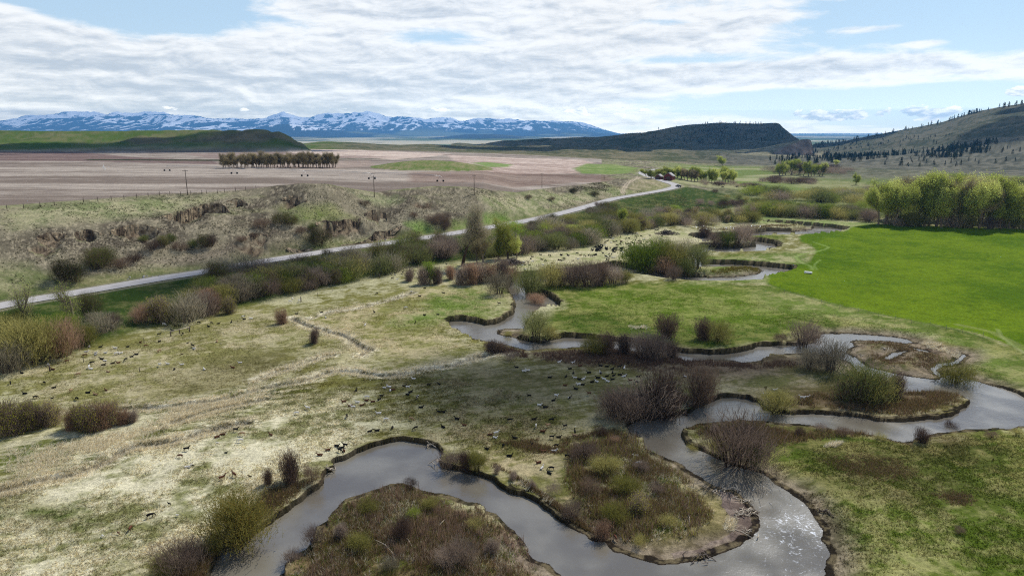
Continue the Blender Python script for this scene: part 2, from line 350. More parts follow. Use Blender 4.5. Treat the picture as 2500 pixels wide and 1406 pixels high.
# ---------------- river ----------------
WZ = -0.85
PE = [(2085, 868), (2100, 882), (2118, 893), (2160, 904), (2200, 913), (2250, 920), (2285, 925), (2300, 918), (2320, 912), (2350, 916), (2365, 922), (2400, 932), (2440, 942), (2480, 953), (2500, 963), (2600, 1000), (2640, 1020), (2600, 1034), (2500, 1036), (2470, 1044), (2440, 1041), (2380, 1042), (2340, 1044), (2290, 1052), (2240, 1064), (2215, 1074), (2180, 1070), (2140, 1060), (2100, 1052), (2050, 1045), (2000, 1035), (1940, 1030), (1900, 1028), (1870, 1025), (1840, 1024), (1800, 1020), (1760, 1026), (1720, 1030), (1690, 1036), (1665, 1042), (1660, 1052), (1668, 1067), (1682, 1080), (1710, 1095), (1735, 1107), (1760, 1121), (1790, 1135), (1830, 1142), (1860, 1152), (1880, 1165), (1910, 1187), (1940, 1207), (1965, 1226), (1985, 1248), (1998, 1268), (2010, 1290), (2018, 1320), (2025, 1350), (2018, 1380), (2015, 1406), (2000, 1500), (1900, 1800), (1500, 1800), (1440, 1500), (1383, 1406), (1365, 1392), (1340, 1373), (1306, 1361), (1290, 1326), (1268, 1300), (1250, 1284), (1229, 1264), (1214, 1251), (1188, 1241), (1168, 1223), (1137, 1218), (1101, 1207), (1060, 1195), (1024, 1188), (1001, 1178), (983, 1174), (953, 1178), (919, 1188), (881, 1201), (850, 1212), (835, 1226), (809, 1244), (799, 1258), (775, 1278), (765, 1300), (763, 1320), (740, 1335), (709, 1352), (699, 1367), (689, 1388), (668, 1405), (640, 1500), (540, 1800), (300, 1800), (480, 1500), (509, 1406), (515, 1387), (522, 1366), (532, 1342), (545, 1330), (589, 1322), (625, 1299), (658, 1275), (689, 1252), (727, 1226), (753, 1206), (779, 1190), (791, 1174), (789, 1157), (814, 1144), (817, 1127), (848, 1120), (863, 1103), (881, 1095), (919, 1083), (958, 1075), (983, 1073), (1022, 1075), (1047, 1079), (1068, 1086), (1076, 1100), (1072, 1120), (1078, 1136), (1111, 1144), (1137, 1149), (1175, 1157), (1198, 1167), (1221, 1184), (1250, 1196), (1275, 1202), (1296, 1212), (1327, 1234), (1352, 1254), (1378, 1272), (1404, 1293), (1434, 1311), (1473, 1324), (1506, 1341), (1537, 1352), (1570, 1360), (1608, 1370), (1660, 1370), (1720, 1356), (1770, 1342), (1808, 1325), (1840, 1305), (1855, 1280), (1850, 1250), (1830, 1218), (1790, 1192), (1742, 1180), (1716, 1164), (1690, 1147), (1665, 1131), (1634, 1116), (1593, 1101), (1575, 1088), (1573, 1067), (1552, 1056), (1535, 1048), (1527, 1036), (1557, 1026), (1583, 1015), (1644, 1010), (1685, 1002), (1706, 991), (1724, 981), (1747, 972), (1762, 968), (1800, 967), (1831, 972), (1849, 980), (1868, 994), (1900, 1006), (1935, 1009), (1960, 1008), (1990, 1006), (2040, 1009), (2100, 1016), (2160, 1026), (2230, 1023), (2290, 1017), (2340, 1004), (2360, 990), (2366, 975), (2350, 961), (2320, 955), (2260, 953), (2215, 954), (2170, 936), (2130, 915), (2100, 903), (2085, 888), (2070, 874)]
PD = [(1276, 686), (1290, 713), (1330, 719), (1355, 731), (1366, 742), (1340, 747), (1315, 755), (1300, 765), (1287, 782), (1277, 799), (1235, 800), (1212, 803), (1215, 812), (1240, 820), (1290, 831), (1322, 836), (1352, 826), (1383, 820), (1430, 821), (1480, 827), (1565, 834), (1604, 840), (1644, 854), (1685, 860), (1740, 863), (1788, 860), (1826, 850), (1875, 841), (1930, 838), (1965, 840), (1990, 834), (2003, 814), (2060, 811), (2110, 814), (2170, 819), (2215, 826), (2235, 834), (2200, 834), (2170, 830), (2130, 828), (2080, 826), (2075, 832), (2085, 840), (2068, 847), (2066, 858), (2092, 876), (2118, 893), (2100, 903), (2072, 880), (2050, 872), (2020, 862), (1947, 858), (1913, 860), (1890, 863), (1875, 871), (1839, 879), (1813, 881), (1788, 876), (1736, 874), (1685, 879), (1665, 874), (1629, 863), (1560, 855), (1500, 848), (1429, 843), (1378, 846), (1334, 846), (1291, 851), (1250, 841), (1200, 831), (1160, 825), (1125, 815), (1105, 800), (1092, 787), (1100, 781), (1130, 779), (1160, 783), (1185, 791), (1210, 788), (1235, 777), (1250, 765), (1258, 745), (1250, 728), (1240, 712), (1245, 690), (1262, 682)]
PC = [(1276, 688), (1245, 692), (1262, 677), (1330, 669), (1400, 664), (1450, 656), (1500, 648), (1560, 656), (1590, 664), (1660, 673), (1740, 676), (1800, 674), (1850, 668), (1868, 660), (1850, 653), (1800, 650), (1700, 650), (1690, 646), (1720, 643), (1800, 644), (1860, 648), (1900, 652), (1937, 656), (1935, 663), (1900, 672), (1850, 680), (1780, 682), (1700, 682), (1640, 678), (1600, 671), (1550, 665), (1500, 661), (1450, 669), (1400, 676), (1340, 682)]
PB = [(1698, 648), (1685, 625), (1695, 609), (1722, 602), (1760, 603), (1815, 604), (1850, 600), (1836, 595), (1834, 588), (1860, 589), (1890, 594), (1900, 600), (1894, 607), (1870, 611), (1800, 614), (1730, 616), (1714, 624), (1712, 648)]
PA = [(1720, 592), (1690, 582), (1695, 577), (1740, 577), (1800, 572), (1880, 564), (1940, 564), (1985, 560), (1985, 554), (1940, 549), (1860, 544), (1890, 544), (1960, 548), (2030, 554), (2066, 560), (2054, 566), (1985, 572), (1900, 574), (1800, 578), (1760, 584)]
PS = [(2228, 846), (2262, 853), (2270, 858), (2240, 852)], [(2352, 861), (2357, 868), (2342, 882), (2306, 889), (2285, 900), (2300, 916), (2278, 906), (2272, 896), (2296, 885), (2332, 879), (2345, 868)], [(2158, 872), (2190, 858), (2215, 853), (2195, 866), (2170, 876)]
wat = np.zeros(Xg.shape, bool); shore = np.full(Xg.shape, 9.0, np.float32)
jx = (fbm(Xg / 3, Yg / 3, 3, 61) - 0.5) * 1.5; jy = (fbm(Xg / 3, Yg / 3, 3, 62) - 0.5) * 1.5
sub = (Yg < 700) & (np.abs(A) < 1.2) & (Yg > 21)
Xs, Ys = (Xg + jx)[sub], (Yg + jy)[sub]
RIV = []
for P in [PE, PD, PC, PB, PA, *PS]:
    Wp = [unz(px, py, WZ * 0.6) for px, py in P]; RIV.append(Wp)
    ins = inside(Wp, Xs, Ys); w_ = wat[sub]; w_ |= ins; wat[sub] = w_
    d, _ = dist_line(Wp, Xs, Ys, 9.0, True); q = shore[sub]; q = np.minimum(q, d); shore[sub] = q
DITCH = [([(-60, 1215), (0, 1200), (46, 1189), (110, 1170), (179, 1156), (230, 1138), (282, 1108), (333, 1092), (384, 1084), (448, 1072), (487, 1056), (540, 1046), (600, 1030)], .9),
         ([(240, 1003), (330, 1000), (410, 995), (460, 990), (512, 984), (560, 975), (600, 962), (625, 955), (689, 940), (740, 932), (773, 922), (795, 913), (820, 907), (871, 909), (896, 915), (958, 916), (996, 912), (1035, 902), (1099, 894), (1150, 879), (1175, 872), (1234, 861)], .8),
         ([(1009, 720), (960, 735), (894, 752), (843, 762), (804, 767), (753, 783)], .6), ([(715, 781), (740, 794), (779, 807), (804, 815), (843, 825), (863, 838), (875, 848), (899, 858), (880, 868)], .8),
         ([(625, 930), (676, 912), (722, 897), (779, 876), (810, 870)], .6), ([(400, 1040), (500, 1010), (560, 995), (650, 975)], .5)]
ditch = np.full(Xg.shape, 6.0, np.float32); DW = []
for pts, wd in DITCH:
    Wp = densify([unz(px, py, 0) for px, py in pts], 4); DW.append(Wp)
    d, _ = dist_line(Wp, Xs, Ys, 6.0); d = d / wd; q = ditch[sub]; q = np.minimum(q, d); ditch[sub] = q
Z -= 0.8 * (1 - sst(ditch, 0.7, 1.6))
gentle = np.zeros_like(Z)
def circ(px, py, r, z=0):
    X, Y = unz(px, py, z); return 1 - sst(np.hypot(Xg - X, Yg - Y), r * 0.6, r)
for px, py, r in [(1830, 1260, 26), (1700, 1360, 22), (1330, 1380, 12), (1750, 663, 11), (1800, 663, 12), (1845, 660, 9), (1900, 556, 8), (1940, 557, 8), (1975, 556, 6), (1240, 807, 6), (2200, 860, 30), (2330, 880, 14), (1360, 1350, 8), (2010, 850, 8)]:
    gentle = np.maximum(gentle, circ(px, py, r))
# the banks: sharp cut banks, gentle point bars
ws = 0.35 + gentle * 5.0
Z = np.where(wat, np.minimum(Z, WZ - 0.12 - 0.5 * sst(shore, 0, 2)), Z)
ji = np.clip(np.round(np.interp(Yg + shore * 1.15 + .8, yy, np.arange(len(yy)))).astype(int), 0, len(yy) - 1)
nearb = (~wat) & (shore < 8.8) & np.take_along_axis(wat, ji, 1)
Z = np.where(nearb, Z + (WZ + 0.05 - Z) * (1 - sst(shore, 0.2, 8.8)), Z)
Z = np.where((~wat) & (gentle > 0.05), Z + (WZ + 0.06 - Z) * gentle * (1 - sst(shore, 0.5, 6.5)), Z)
# gravel bar next to the lower bend
BARP = [(1738, 1178), (1790, 1192), (1830, 1218), (1850, 1250), (1855, 1280), (1840, 1305), (1808, 1325), (1770, 1342), (1720, 1356), (1660, 1370), (1640, 1350), (1724, 1340), (1780, 1310), (1793, 1276), (1762, 1235)]
bar = inside([unz(px, py, WZ) for px, py in BARP], Xg + jx, Yg + jy) & ~wat
Z = np.where(bar, WZ + 0.10 + 0.10 * fbm(Xg / 2, Yg / 2, 2, 3) + 0.25 * sst(shore, 0, 6), Z)
# ---------------- road bed ----------------
rd, rs = dist_line(ROAD, Xg, Yg, 16.0)
rzv = np.interp(rs, np.arange(len(ROAD)), ROAD[:, 2])
fl = 1 - sst(rd, 5.5, 13)
Z = np.where(rd < 15.9, Z + (rzv - 0.15 - Z) * fl, Z)
# ---------------- ground colours (real surface colours, per vertex) ----------------
def cl(*c): return np.array(lin(*c), np.float32)
def n2d(s, o=3, seed=0, sx=1.0, g=0.55): return fbm(Xg / s, Yg / (s * sx), o, seed, g)
def mixc(a, b, t): return Var(a, b, t)
class Sparse:
    """a weight over a part of the grid"""
    def __init__(s, idx, w): s.idx = idx; s.w = w
    def __mul__(s, o): return Sparse(s.idx, s.w * (o[s.idx] if isinstance(o, np.ndarray) else o))
    def full(s): r = np.zeros(Z.shape, np.float32); r[s.idx] = s.w; return r
class Var:
    def __init__(s, c1, c2, t): s.c1, s.c2, s.t = c1, c2, t
    def at(s, i):
        t = s.t[i][..., None]; a = s.c1.at(i) if isinstance(s.c1, Var) else s.c1; b = s.c2.at(i) if isinstance(s.c2, Var) else s.c2
        return a * (1 - t) + b * t
def paint(w, c):
    if isinstance(w, np.ndarray):
        i = np.nonzero(w > 0.003); w = Sparse(i, w[i])
    i = w.idx; v = w.w[..., None].astype(np.float32); cc = c.at(i) if isinstance(c, Var) else c
    Cc[i] = Cc[i] * (1 - v) + cc * v
near = Yg < 1100
nb = n2d(26, 3, 101); nm = n2d(6, 3, 102); nf = n2d(1.3, 3, 103, g=0.65); nx = n2d(0.45, 2, 104)
streak = fbm((Xg + Yg * .35) / 4.5, (Yg - Xg * .35) / 0.8, 3, 105, 0.6)
dry = cl(172, 166, 128); dry2 = cl(160, 148, 118); grn = cl(114, 110, 58); grn2 = cl(76, 96, 34); olive = cl(108, 104, 66); brn = cl(104, 88, 68); mud = cl(70, 60, 52)
# valley floor
t = np.clip(nb * 0.5 + nm * 0.5 + nf * 0.5 + streak * 0.5 - 0.5, 0, 1); t = sst(t, 0.35, 0.66)
Cc = (grn * (1 - t[..., None]) + dry * t[..., None]).astype(np.float32)
def pw(pts, soft=3.0, jit=5.0):
    """soft mask of a polygon given by what it covers in the view, laid on the terrain"""
    Wp = wpoly(pts)
    if len(Wp) < 3: return Sparse(np.nonzero(np.zeros(Z.shape, bool)), np.zeros(0))
    P = np.array(Wp); m = (Xg > P[:, 0].min() - 20) & (Xg < P[:, 0].max() + 20) & (Yg > P[:, 1].min() - 20) & (Yg < P[:, 1].max() + 20)
    i = np.nonzero(m); xs, ys_ = Xg[i], Yg[i]; j = (fbm(xs / (jit * 1.6), ys_ / (jit * 1.6), 3, 131) - 0.5) * jit * 2.2; xs = xs + j; ys_ = ys_ + j * .7
    ins = inside(Wp, xs, ys_); d, _ = dist_line(Wp, xs, ys_, soft + .01, True)
    w = np.where(ins, 0.5 + 0.5 * sst(d, 0, soft), 0.5 - 0.5 * sst(d, 0, soft)); k = w > 0.003
    return Sparse((i[0][k], i[1][k]), w[k].astype(np.float32))
def var(c1, c2, n, lo=.35, hi=.65): return Var(c1, c2, sst(n, lo, hi).astype(np.float32))
nmix = np.clip(nm * .45 + nf * .35 + streak * .2, 0, 1)
# left meadow, greener around the goats; browner middle
paint(pw([(0, 920), (200, 870), (420, 800), (640, 745), (800, 745), (700, 850), (600, 930), (400, 985), (0, 1010)], 6, 8) * .75, var(cl(132, 128, 78), cl(172, 160, 124), nmix, .4, .66))
paint(pw([(380, 930), (620, 850), (820, 830), (780, 900), (600, 965), (420, 985)], 8, 8) * .7, var(cl(98, 92, 58), cl(132, 124, 86), nmix, .35, .65))
paint(pw([(650, 800), (830, 750), (1010, 700), (1230, 700), (1250, 760), (1090, 790), (1120, 830), (1180, 860), (1000, 900), (880, 880), (780, 830)], 6, 8) * .75, var(cl(124, 122, 66), cl(176, 160, 120), nmix, .38, .68))
paint(pw([(1040, 720), (1230, 700), (1240, 760), (1090, 790), (1000, 780)], 6, 10) * .6, var(cl(88, 122, 38), cl(140, 138, 84), nmix, .45, .75))
paint(pw([(980, 905), (1180, 880), (1350, 880), (1560, 920), (1640, 940), (1480, 980), (1500, 1050), (1400, 1090), (1300, 1180), (1100, 1140), (1050, 1080), (950, 1060), (1000, 980), (920, 940)], 10, 12) * .85,
      var(cl(96, 96, 52), cl(132, 122, 90), nmix, .36, .62))
paint(pw([(1050, 900), (1300, 880), (1540, 915), (1380, 960), (1200, 960)], 10, 14) * .55, var(cl(84, 76, 52), cl(116, 104, 74), nmix))  # darker brown puts cloud shadow into the turf colour
paint(pw([(1620, 880), (1960, 880), (2060, 920), (1980, 990), (1850, 960), (1750, 950), (1680, 930)], 8, 8) * .8, var(cl(98, 98, 58), cl(140, 126, 98), nmix, .4, .66))
# dry white meadow at the lower left
paint(pw([(0, 1215), (300, 1110), (520, 1050), (640, 1000), (860, 950), (900, 1060), (800, 1140), (620, 1230), (480, 1406), (0, 1500), (-300, 1500), (-300, 1300)], 5, 8) * .85, var(cl(132, 132, 86), cl(212, 203, 170), np.clip(nmix * .8 + nb * .3 - .03, 0, 1), .36, .6))
paint(pw([(-50, 1225), (130, 1215), (260, 1260), (120, 1300), (-50, 1310)], 4, 8) * .7, var(grn2, grn, nmix))
# reed belts along ditches
dd = 1 - sst(ditch, 1.4, 3.8)
paint(dd * .8, var(cl(124, 118, 80), cl(238, 228, 198), np.clip(streak * .7 + nf * .4, 0, 1), .38, .62))
paint(pw([(0, 1070), (330, 1045), (420, 990), (620, 950), (700, 960), (560, 1010), (400, 1060), (200, 1140), (0, 1190)], 4, 6) * .7, var(cl(88, 98, 44), cl(230, 220, 188), np.clip(streak * .6 + nm * .45, 0, 1), .42, .58))
paint(pw([(0, 1085), (150, 1070), (220, 1110), (60, 1150), (0, 1150)], 4, 6) * .5, var(grn2, grn, nmix))
# green meadows
G1_ = var(cl(78, 94, 28), cl(136, 134, 76), nmix, .38, .66)
for P in ([(1290, 700), (1450, 690), (1700, 690), (1870, 698), (2060, 745), (2380, 815), (2500, 850), (2600, 900), (2600, 1000), (2480, 950), (2370, 918), (2380, 860), (2300, 830), (2200, 812), (2010, 800), (1890, 835), (1780, 858), (1640, 850), (1560, 830), (1380, 815), (1300, 800), (1370, 745)],
          [(1850, 1040), (2000, 1050), (2240, 1078), (2400, 1050), (2700, 1040), (2800, 1500), (2030, 1500), (2030, 1340), (2000, 1250), (1900, 1170), (1850, 1140), (1830, 1080)],
          [(1700, 690), (1730, 625), (1960, 612), (1990, 640), (1880, 690)], [(1860, 560), (1890, 575), (1960, 570), (1900, 590), (1820, 588), (1790, 575)]):
    paint(pw(P, 3, 4), G1_)
paint(pw([(1380, 700), (1700, 700), (1850, 720), (1950, 790), (1700, 800), (1480, 740)], 8, 10) * .5, var(cl(92, 116, 24), cl(120, 134, 62), nmix))
paint(pw([(1300, 800), (1380, 760), (1480, 770), (1620, 810), (1900, 800), (1860, 850), (1700, 860), (1560, 830), (1380, 815)], 5, 8) * .7, var(cl(62, 84, 24), cl(90, 100, 42), nmix))
paint(pw([(1860, 705), (2060, 752), (2380, 825), (2500, 880), (2500, 930), (2200, 820), (1960, 780), (1900, 740)], 6, 8) * .5, var(cl(120, 136, 62), cl(160, 158, 110), nmix))
paint(pw([(1700, 690), (1720, 640), (1960, 615), (2000, 560), (2090, 545), (2110, 556), (2000, 600), (1985, 640), (1880, 690)], 4, 6) * .8, var(cl(108, 122, 58), cl(158, 154, 112), nmix, .4, .6))
paint(pw([(1740, 540), (1800, 528), (2150, 545), (2080, 556), (1900, 545), (1780, 545)], 4, 4), var(cl(116, 134, 70), cl(150, 152, 102), nmix))
for P in ([(1990, 1120), (2080, 1103), (2200, 1120), (2260, 1150), (2230, 1180), (2120, 1178), (2030, 1150)], [(2260, 1200), (2320, 1190), (2390, 1215), (2380, 1240), (2310, 1235)], [(2180, 1060), (2330, 1050), (2420, 1075), (2400, 1130), (2250, 1110)]):
    paint(pw(P, 7, 8) * .75, var(cl(74, 60, 42), cl(100, 84, 60), nmix))
paint(pw([(1900, 1175), (2100, 1180), (2500, 1200), (2600, 1500), (2040, 1500), (2020, 1300), (1960, 1220)], 9, 12) * .45, var(cl(90, 108, 34), cl(156, 154, 104), np.clip(nmix * .8 + nf * .25, 0, 1), .42, .72))
# pale goat pasture beyond the big bare tree
paint(pw([(1000, 660), (1180, 640), (1300, 620), (1450, 590), (1560, 560), (1720, 568), (1740, 600), (1700, 620), (1560, 600), (1500, 650), (1360, 650), (1200, 680), (1000, 690)], 5, 6) * .9, var(cl(142, 146, 92), cl(190, 180, 142), nmix, .3, .6))
# islands and bars
IS = var(cl(78, 82, 34), cl(112, 92, 62), nmix, .38, .62)
paint(pw([(640, 1500), (690, 1390), (765, 1300), (850, 1215), (985, 1175), (1180, 1240), (1290, 1320), (1400, 1450)], 2, 3) * .9, IS)
paint(pw([(1370, 1080), (1560, 1060), (1700, 1170), (1770, 1260), (1720, 1345), (1540, 1345), (1400, 1280), (1340, 1200)], 6, 8) * .85, var(cl(84, 86, 42), cl(150, 134, 96), nmix, .4, .66))
paint(pw([(1700, 1180), (1780, 1270), (1790, 1310), (1700, 1350), (1580, 1345), (1560, 1310)], 4, 6) * .6, var(cl(120, 108, 70), cl(190, 172, 128), nmix))
paint(pw([(2000, 950), (2110, 900), (2350, 960), (2365, 985), (2230, 1022), (2030, 1008), (1800, 990)], 4, 4) * .85, var(cl(66, 50, 34), cl(96, 76, 54), nmix))
paint(pw([(2080, 830), (2210, 836), (2330, 880), (2290, 920), (2120, 890), (2085, 860)], 3, 4) * .9, var(cl(84, 92, 38), cl(124, 108, 74), nmix))
paint(pw([(2230, 830), (2350, 850), (2360, 880), (2290, 890), (2240, 850)], 3, 4) * .8, var(cl(120, 100, 70), cl(190, 170, 130), nmix))
paint(pw([(1250, 800), (1300, 860), (1500, 850), (1640, 862), (1800, 882), (1960, 862), (2080, 900), (1980, 905), (1640, 930), (1500, 900), (1300, 885)], 4, 5) * .8, var(cl(78, 64, 50), cl(112, 94, 76), nmix))
paint(pw([(1660, 1045), (1800, 1025), (2000, 1040), (2150, 1062), (1950, 1090), (1860, 1110), (1840, 1150), (1720, 1100)], 3, 4) * .8, var(cl(62, 72, 26), cl(92, 84, 46), nmix))
paint(pw([(1500, 965), (1640, 950), (1740, 960), (1640, 1010), (1540, 1040), (1480, 1020)], 4, 5) * .8, var(cl(74, 76, 34), cl(120, 98, 74), nmix))
paint(pw([(540, 1330), (640, 1180), (780, 1150), (800, 1180), (640, 1290), (530, 1400), (380, 1406), (420, 1330)], 4, 5) * .7, var(cl(112, 108, 54), cl(150, 132, 96), nmix))
paint(pw([(1080, 1060), (1240, 1060), (1420, 1230), (1500, 1330), (1380, 1285), (1200, 1170)], 5, 6) * .7, var(cl(112, 108, 62), cl(176, 158, 120), nmix, .4, .64))
paint(bar.astype(np.float32), var(cl(112, 98, 90), cl(136, 122, 112), nf))
paint((gentle * (~wat) * (1 - sst(shore, 1, 6))) * .8, var(cl(96, 82, 72), cl(140, 124, 108), nf))
# alfalfa field
FIELD = [(1873, 692), (1882, 668), (1925, 652), (1975, 642), (1992, 612), (1978, 597), (1955, 590), (1950, 578), (2000, 568), (2060, 566), (2088, 552), (2130, 547), (2300, 552), (2500, 560), (2800, 566), (3000, 900), (2700, 900), (2500, 856), (2455, 838), (2380, 812), (2200, 777), (2060, 747), (1950, 718), (1900, 706)]
fieldm = pw(FIELD, 0.8, .5).full()
nfl = np.clip(nb * .55 + nf * .35 + nm * .2, 0, 1)
FC = var(cl(72, 98, 4), cl(98, 119, 15), nfl, .4, .7)
paint(fieldm, FC)
fX, fY = unz(2140, 692, 0)
paint(fieldm * np.exp(-(((Xg - fX) / 16) ** 2 + ((Yg - fY) / 9) ** 2)) * sst(nf, .5, .56) * .7, cl(60, 92, 10))
for pts, c, wd, k in (([(1985, 596), (2010, 604), (2022, 610), (2000, 618), (1960, 626), (1943, 634), (1960, 648), (1978, 655), (1983, 664)], (138, 158, 84), .8, .5), ([(2003, 640), (1988, 652), (1994, 664)], (138, 158, 84), .5, .4),
                    ([(2340, 795), (2420, 812), (2500, 850)], (150, 150, 96), 1.2, .35), ([(2435, 805), (2450, 826), (2500, 862)], (150, 156, 104), .6, .35), ([(1870, 698), (2000, 738), (2150, 770), (2300, 800), (2420, 830)], (70, 92, 30), .7, .6)):
    d, _ = dist_line(densify([unz(px, py, 0) for px, py in pts], 5), Xg, Yg, 5.0); paint((1 - sst(d, wd * .5, wd * 1.2)) * k, cl(*c))
# beyond the field: valley meadows among the willows
vr = sst(A, .24, .4)
paint(vr * sst(Yg, 380, 420) * (1 - fieldm) * .85, var(cl(94, 110, 52), cl(136, 134, 92), np.clip(n2d(40, 3, 7) * .6 + nm * .4, 0, 1), .35, .65))
# slopes between valley and road, bluff
ar = 1 - sst(A, .30, .38)
bench = sst(Yg, kY[1] - 3, kY[1] + 6) * ar
paint(bench, var(cl(54, 72, 26), cl(104, 104, 60), nmix, .42, .72))
up = sst(Yg, kY[2] + 5, kY[2] + 12) * sst(zC, 2, 6) * ar
sp = np.clip(nf * .7 + nx * .45, 0, 1)
BL = mixc(var(cl(90, 82, 68), cl(126, 118, 96), np.clip(n2d(14, 3, 8) * .6 + nm * .4, 0, 1)), cl(164, 152, 126), sst(sp, .58, .76) * .7)
BL = mixc(BL, cl(74, 68, 50), sst(1 - sp, .64, .78) * .55)
paint(up, BL)
gz = np.gradient(Z, axis=1) / np.gradient(Yg, axis=1)
flat = 1 - sst(np.abs(gz), .12, .34)
# greener where it flattens and near the road
paint(up * flat * sst(n2d(18, 3, 12), .38, .62) * .55, mixc(var(cl(112, 122, 70), cl(150, 150, 104), nmix), cl(66, 64, 40), sst(1 - sp, .6, .74) * .8))
rdist = np.minimum(rd, 16)
paint(up * (1 - sst(rdist, 7, 15)) * .7, var(cl(96, 112, 50), cl(140, 138, 92), nmix))
for P, c1, c2, k in (([(0, 510), (100, 505), (400, 480), (560, 476), (480, 500), (300, 530), (120, 545), (0, 560)], (122, 130, 84), (166, 160, 122), .75), ([(-50, 640), (60, 650), (140, 700), (40, 740), (-50, 750)], (106, 116, 66), (140, 138, 98), .7),
                     ([(700, 505), (760, 500), (860, 530), (780, 545), (720, 535)], (110, 126, 54), (132, 136, 80), .7), ([(990, 548), (1030, 545), (1050, 560), (1010, 566)], (96, 140, 30), (110, 146, 50), .9), ([(1150, 530), (1250, 532), (1180, 552), (1120, 560)], (100, 140, 36), (120, 146, 60), .8),
                     ([(860, 470), (960, 480), (960, 496), (880, 490)], (134, 144, 96), (160, 160, 120), .7), ([(1180, 480), (1300, 470), (1480, 460), (1560, 470), (1400, 500), (1250, 530), (1200, 510)], (124, 132, 84), (168, 160, 126), .8),
                     ([(1350, 505), (1480, 470), (1500, 480), (1400, 510)], (112, 96, 84), (150, 132, 118), .6), ([(1400, 540), (1520, 495), (1650, 470), (1800, 500), (1700, 520), (1500, 545)], (116, 124, 78), (152, 148, 116), .8),
                     ([(1500, 462), (1580, 436), (1640, 450), (1600, 462)], (128, 126, 84), (170, 156, 124), .7), ([(480, 660), (380, 640), (560, 600), (760, 590), (740, 612), (600, 640)], (96, 84, 74), (128, 114, 100), .5),
                     ([(140, 700), (400, 670), (560, 650), (420, 662), (180, 692)], (104, 116, 56), (140, 134, 88), .7)):
    paint(pw(P, 4, 6) * up * k, var(cl(*c1), cl(*c2), nmix))
# rock faces, their shade deepened in the colour, and tan sand under them
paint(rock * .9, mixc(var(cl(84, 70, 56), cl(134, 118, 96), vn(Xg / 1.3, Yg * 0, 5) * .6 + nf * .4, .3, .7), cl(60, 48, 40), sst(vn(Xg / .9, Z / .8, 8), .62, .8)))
# ploughed bench field
pf = sst(Yg, YC + 6, YC + 12) * (1 - sst(Yg, YH * .985, YH)) * (A < 0.13)
stripe = fbm(Xg / 240, (Yg - Xg * .02) / 26, 3, 51, .5) * .7 + fbm(Xg / 30, Yg / 10, 4, 53, .6) * .3; st2 = fbm(Xg / 9, Yg / 2.2, 3, 52)
PFc = mixc(var(cl(120, 107, 95), cl(164, 152, 138), stripe * .85 + st2 * .2, .4, .64), cl(204, 188, 168), sst(stripe, .6, .7) * sst(st2, .4, .6) * .3)
FB = [hit(*p) for p in ((0, 516), (300, 486), (600, 468), (750, 452), (900, 470), (1000, 464))]
paint(pf, PFc)
ploughm = pf.copy()
for P, c1, c2, k in (([(-200, 372), (0, 371), (200, 372), (340, 385), (520, 392), (540, 402), (200, 394), (0, 393), (-200, 392)], (98, 78, 72), (120, 100, 92), .9), ([(210, 389), (540, 390), (900, 388), (1000, 386), (1000, 388.5), (540, 393.5), (210, 391.5)], (40, 48, 24), (60, 66, 36), .95),  # first strip: cloud shadow over the left field, painted into its colour
                     ([(440, 376), (740, 366), (900, 386), (540, 390)], (126, 106, 98), (146, 126, 114), .7), ([(640, 400), (900, 392), (920, 404), (800, 412), (640, 410)], (140, 122, 110), (168, 150, 134), .8),
                     ([(760, 358), (900, 368), (1100, 376), (1040, 384), (960, 390), (900, 386), (760, 380), (700, 372)], (178, 156, 142), (204, 186, 168), .9), ([(840, 378), (960, 384), (900, 387), (820, 385)], (130, 112, 102), (150, 132, 120), .6),
                     ([(1090, 378), (1200, 384), (1420, 390), (1450, 398), (1400, 412), (1420, 424), (1250, 426), (1170, 418), (1130, 398)], (160, 138, 124), (200, 180, 164), .9), ([(1000, 420), (1250, 424), (1480, 428), (1520, 434), (1400, 446), (1250, 458), (1000, 446)], (110, 88, 76), (136, 114, 100), .7),
                     ([(1150, 398), (1190, 396), (1250, 402), (1240, 408), (1190, 408)], (104, 132, 60), (120, 140, 76), .9), ([(1400, 412), (1430, 400), (1500, 402), (1560, 410), (1530, 424), (1420, 424)], (104, 126, 58), (136, 146, 88), .95),
                     ([(1040, 364), (1120, 362), (1160, 368), (1060, 369)], (110, 134, 66), (126, 142, 84), .6)):
    paint(pw(P, 3, 2) * sst(Yg, YC + 6, YC + 12) * k, var(cl(*c1), cl(*c2), stripe * .6 + nm * .4))
paint(mound.astype(np.float32) * .95, var(cl(92, 112, 48), cl(134, 128, 88), nmix))
ploughm = ploughm * (~mound)
# hills
hw = hillw[..., None]
slope = np.abs(gz)
hn = n2d(60, 4, 71); hf = n2d(9, 3, 72)
HG = var(cl(70, 76, 46), cl(116, 108, 82), hn * .5 + hf * .5, .38, .62)
HR = var(cl(66, 71, 52), cl(102, 98, 80), hn * .4 + hf * .6, .38, .62)
HL = var(cl(76, 94, 36), cl(106, 106, 66), hn * .6 + hf * .4, .4, .62)
HC = Var(Var(HG, HL, 1 - sst(A, -.28, -.22)), HR, sst(A, .22, .3))
t = sst(Yg, 1000, 1050)
wfar = np.maximum(hillw, sst(Yg, YH * .99, YH * 1.02))
paint(wfar, HC)
paint(pw([(440, 345), (560, 322), (650, 316), (720, 340), (745, 358), (600, 352)], 12, 20) * wfar * .8, var(cl(96, 88, 68), cl(122, 110, 86), hf))
paint(pw([(0, 350), (120, 345), (260, 352), (420, 350), (720, 360), (700, 368), (300, 372), (0, 370)], 12, 20) * wfar * .8, var(cl(60, 88, 20), cl(84, 104, 38), hn))
paint(pw([(290, 352), (330, 333), (420, 338), (400, 352)], 10, 20) * wfar * .8, var(cl(98, 88, 66), cl(116, 104, 80), hf))
cliff = sst(Yg, 1600, 1650) * (1 - sst(Yg, 1795, 1812)) * (A > .36) * (A < .455) * sst(slope, .14, .24)
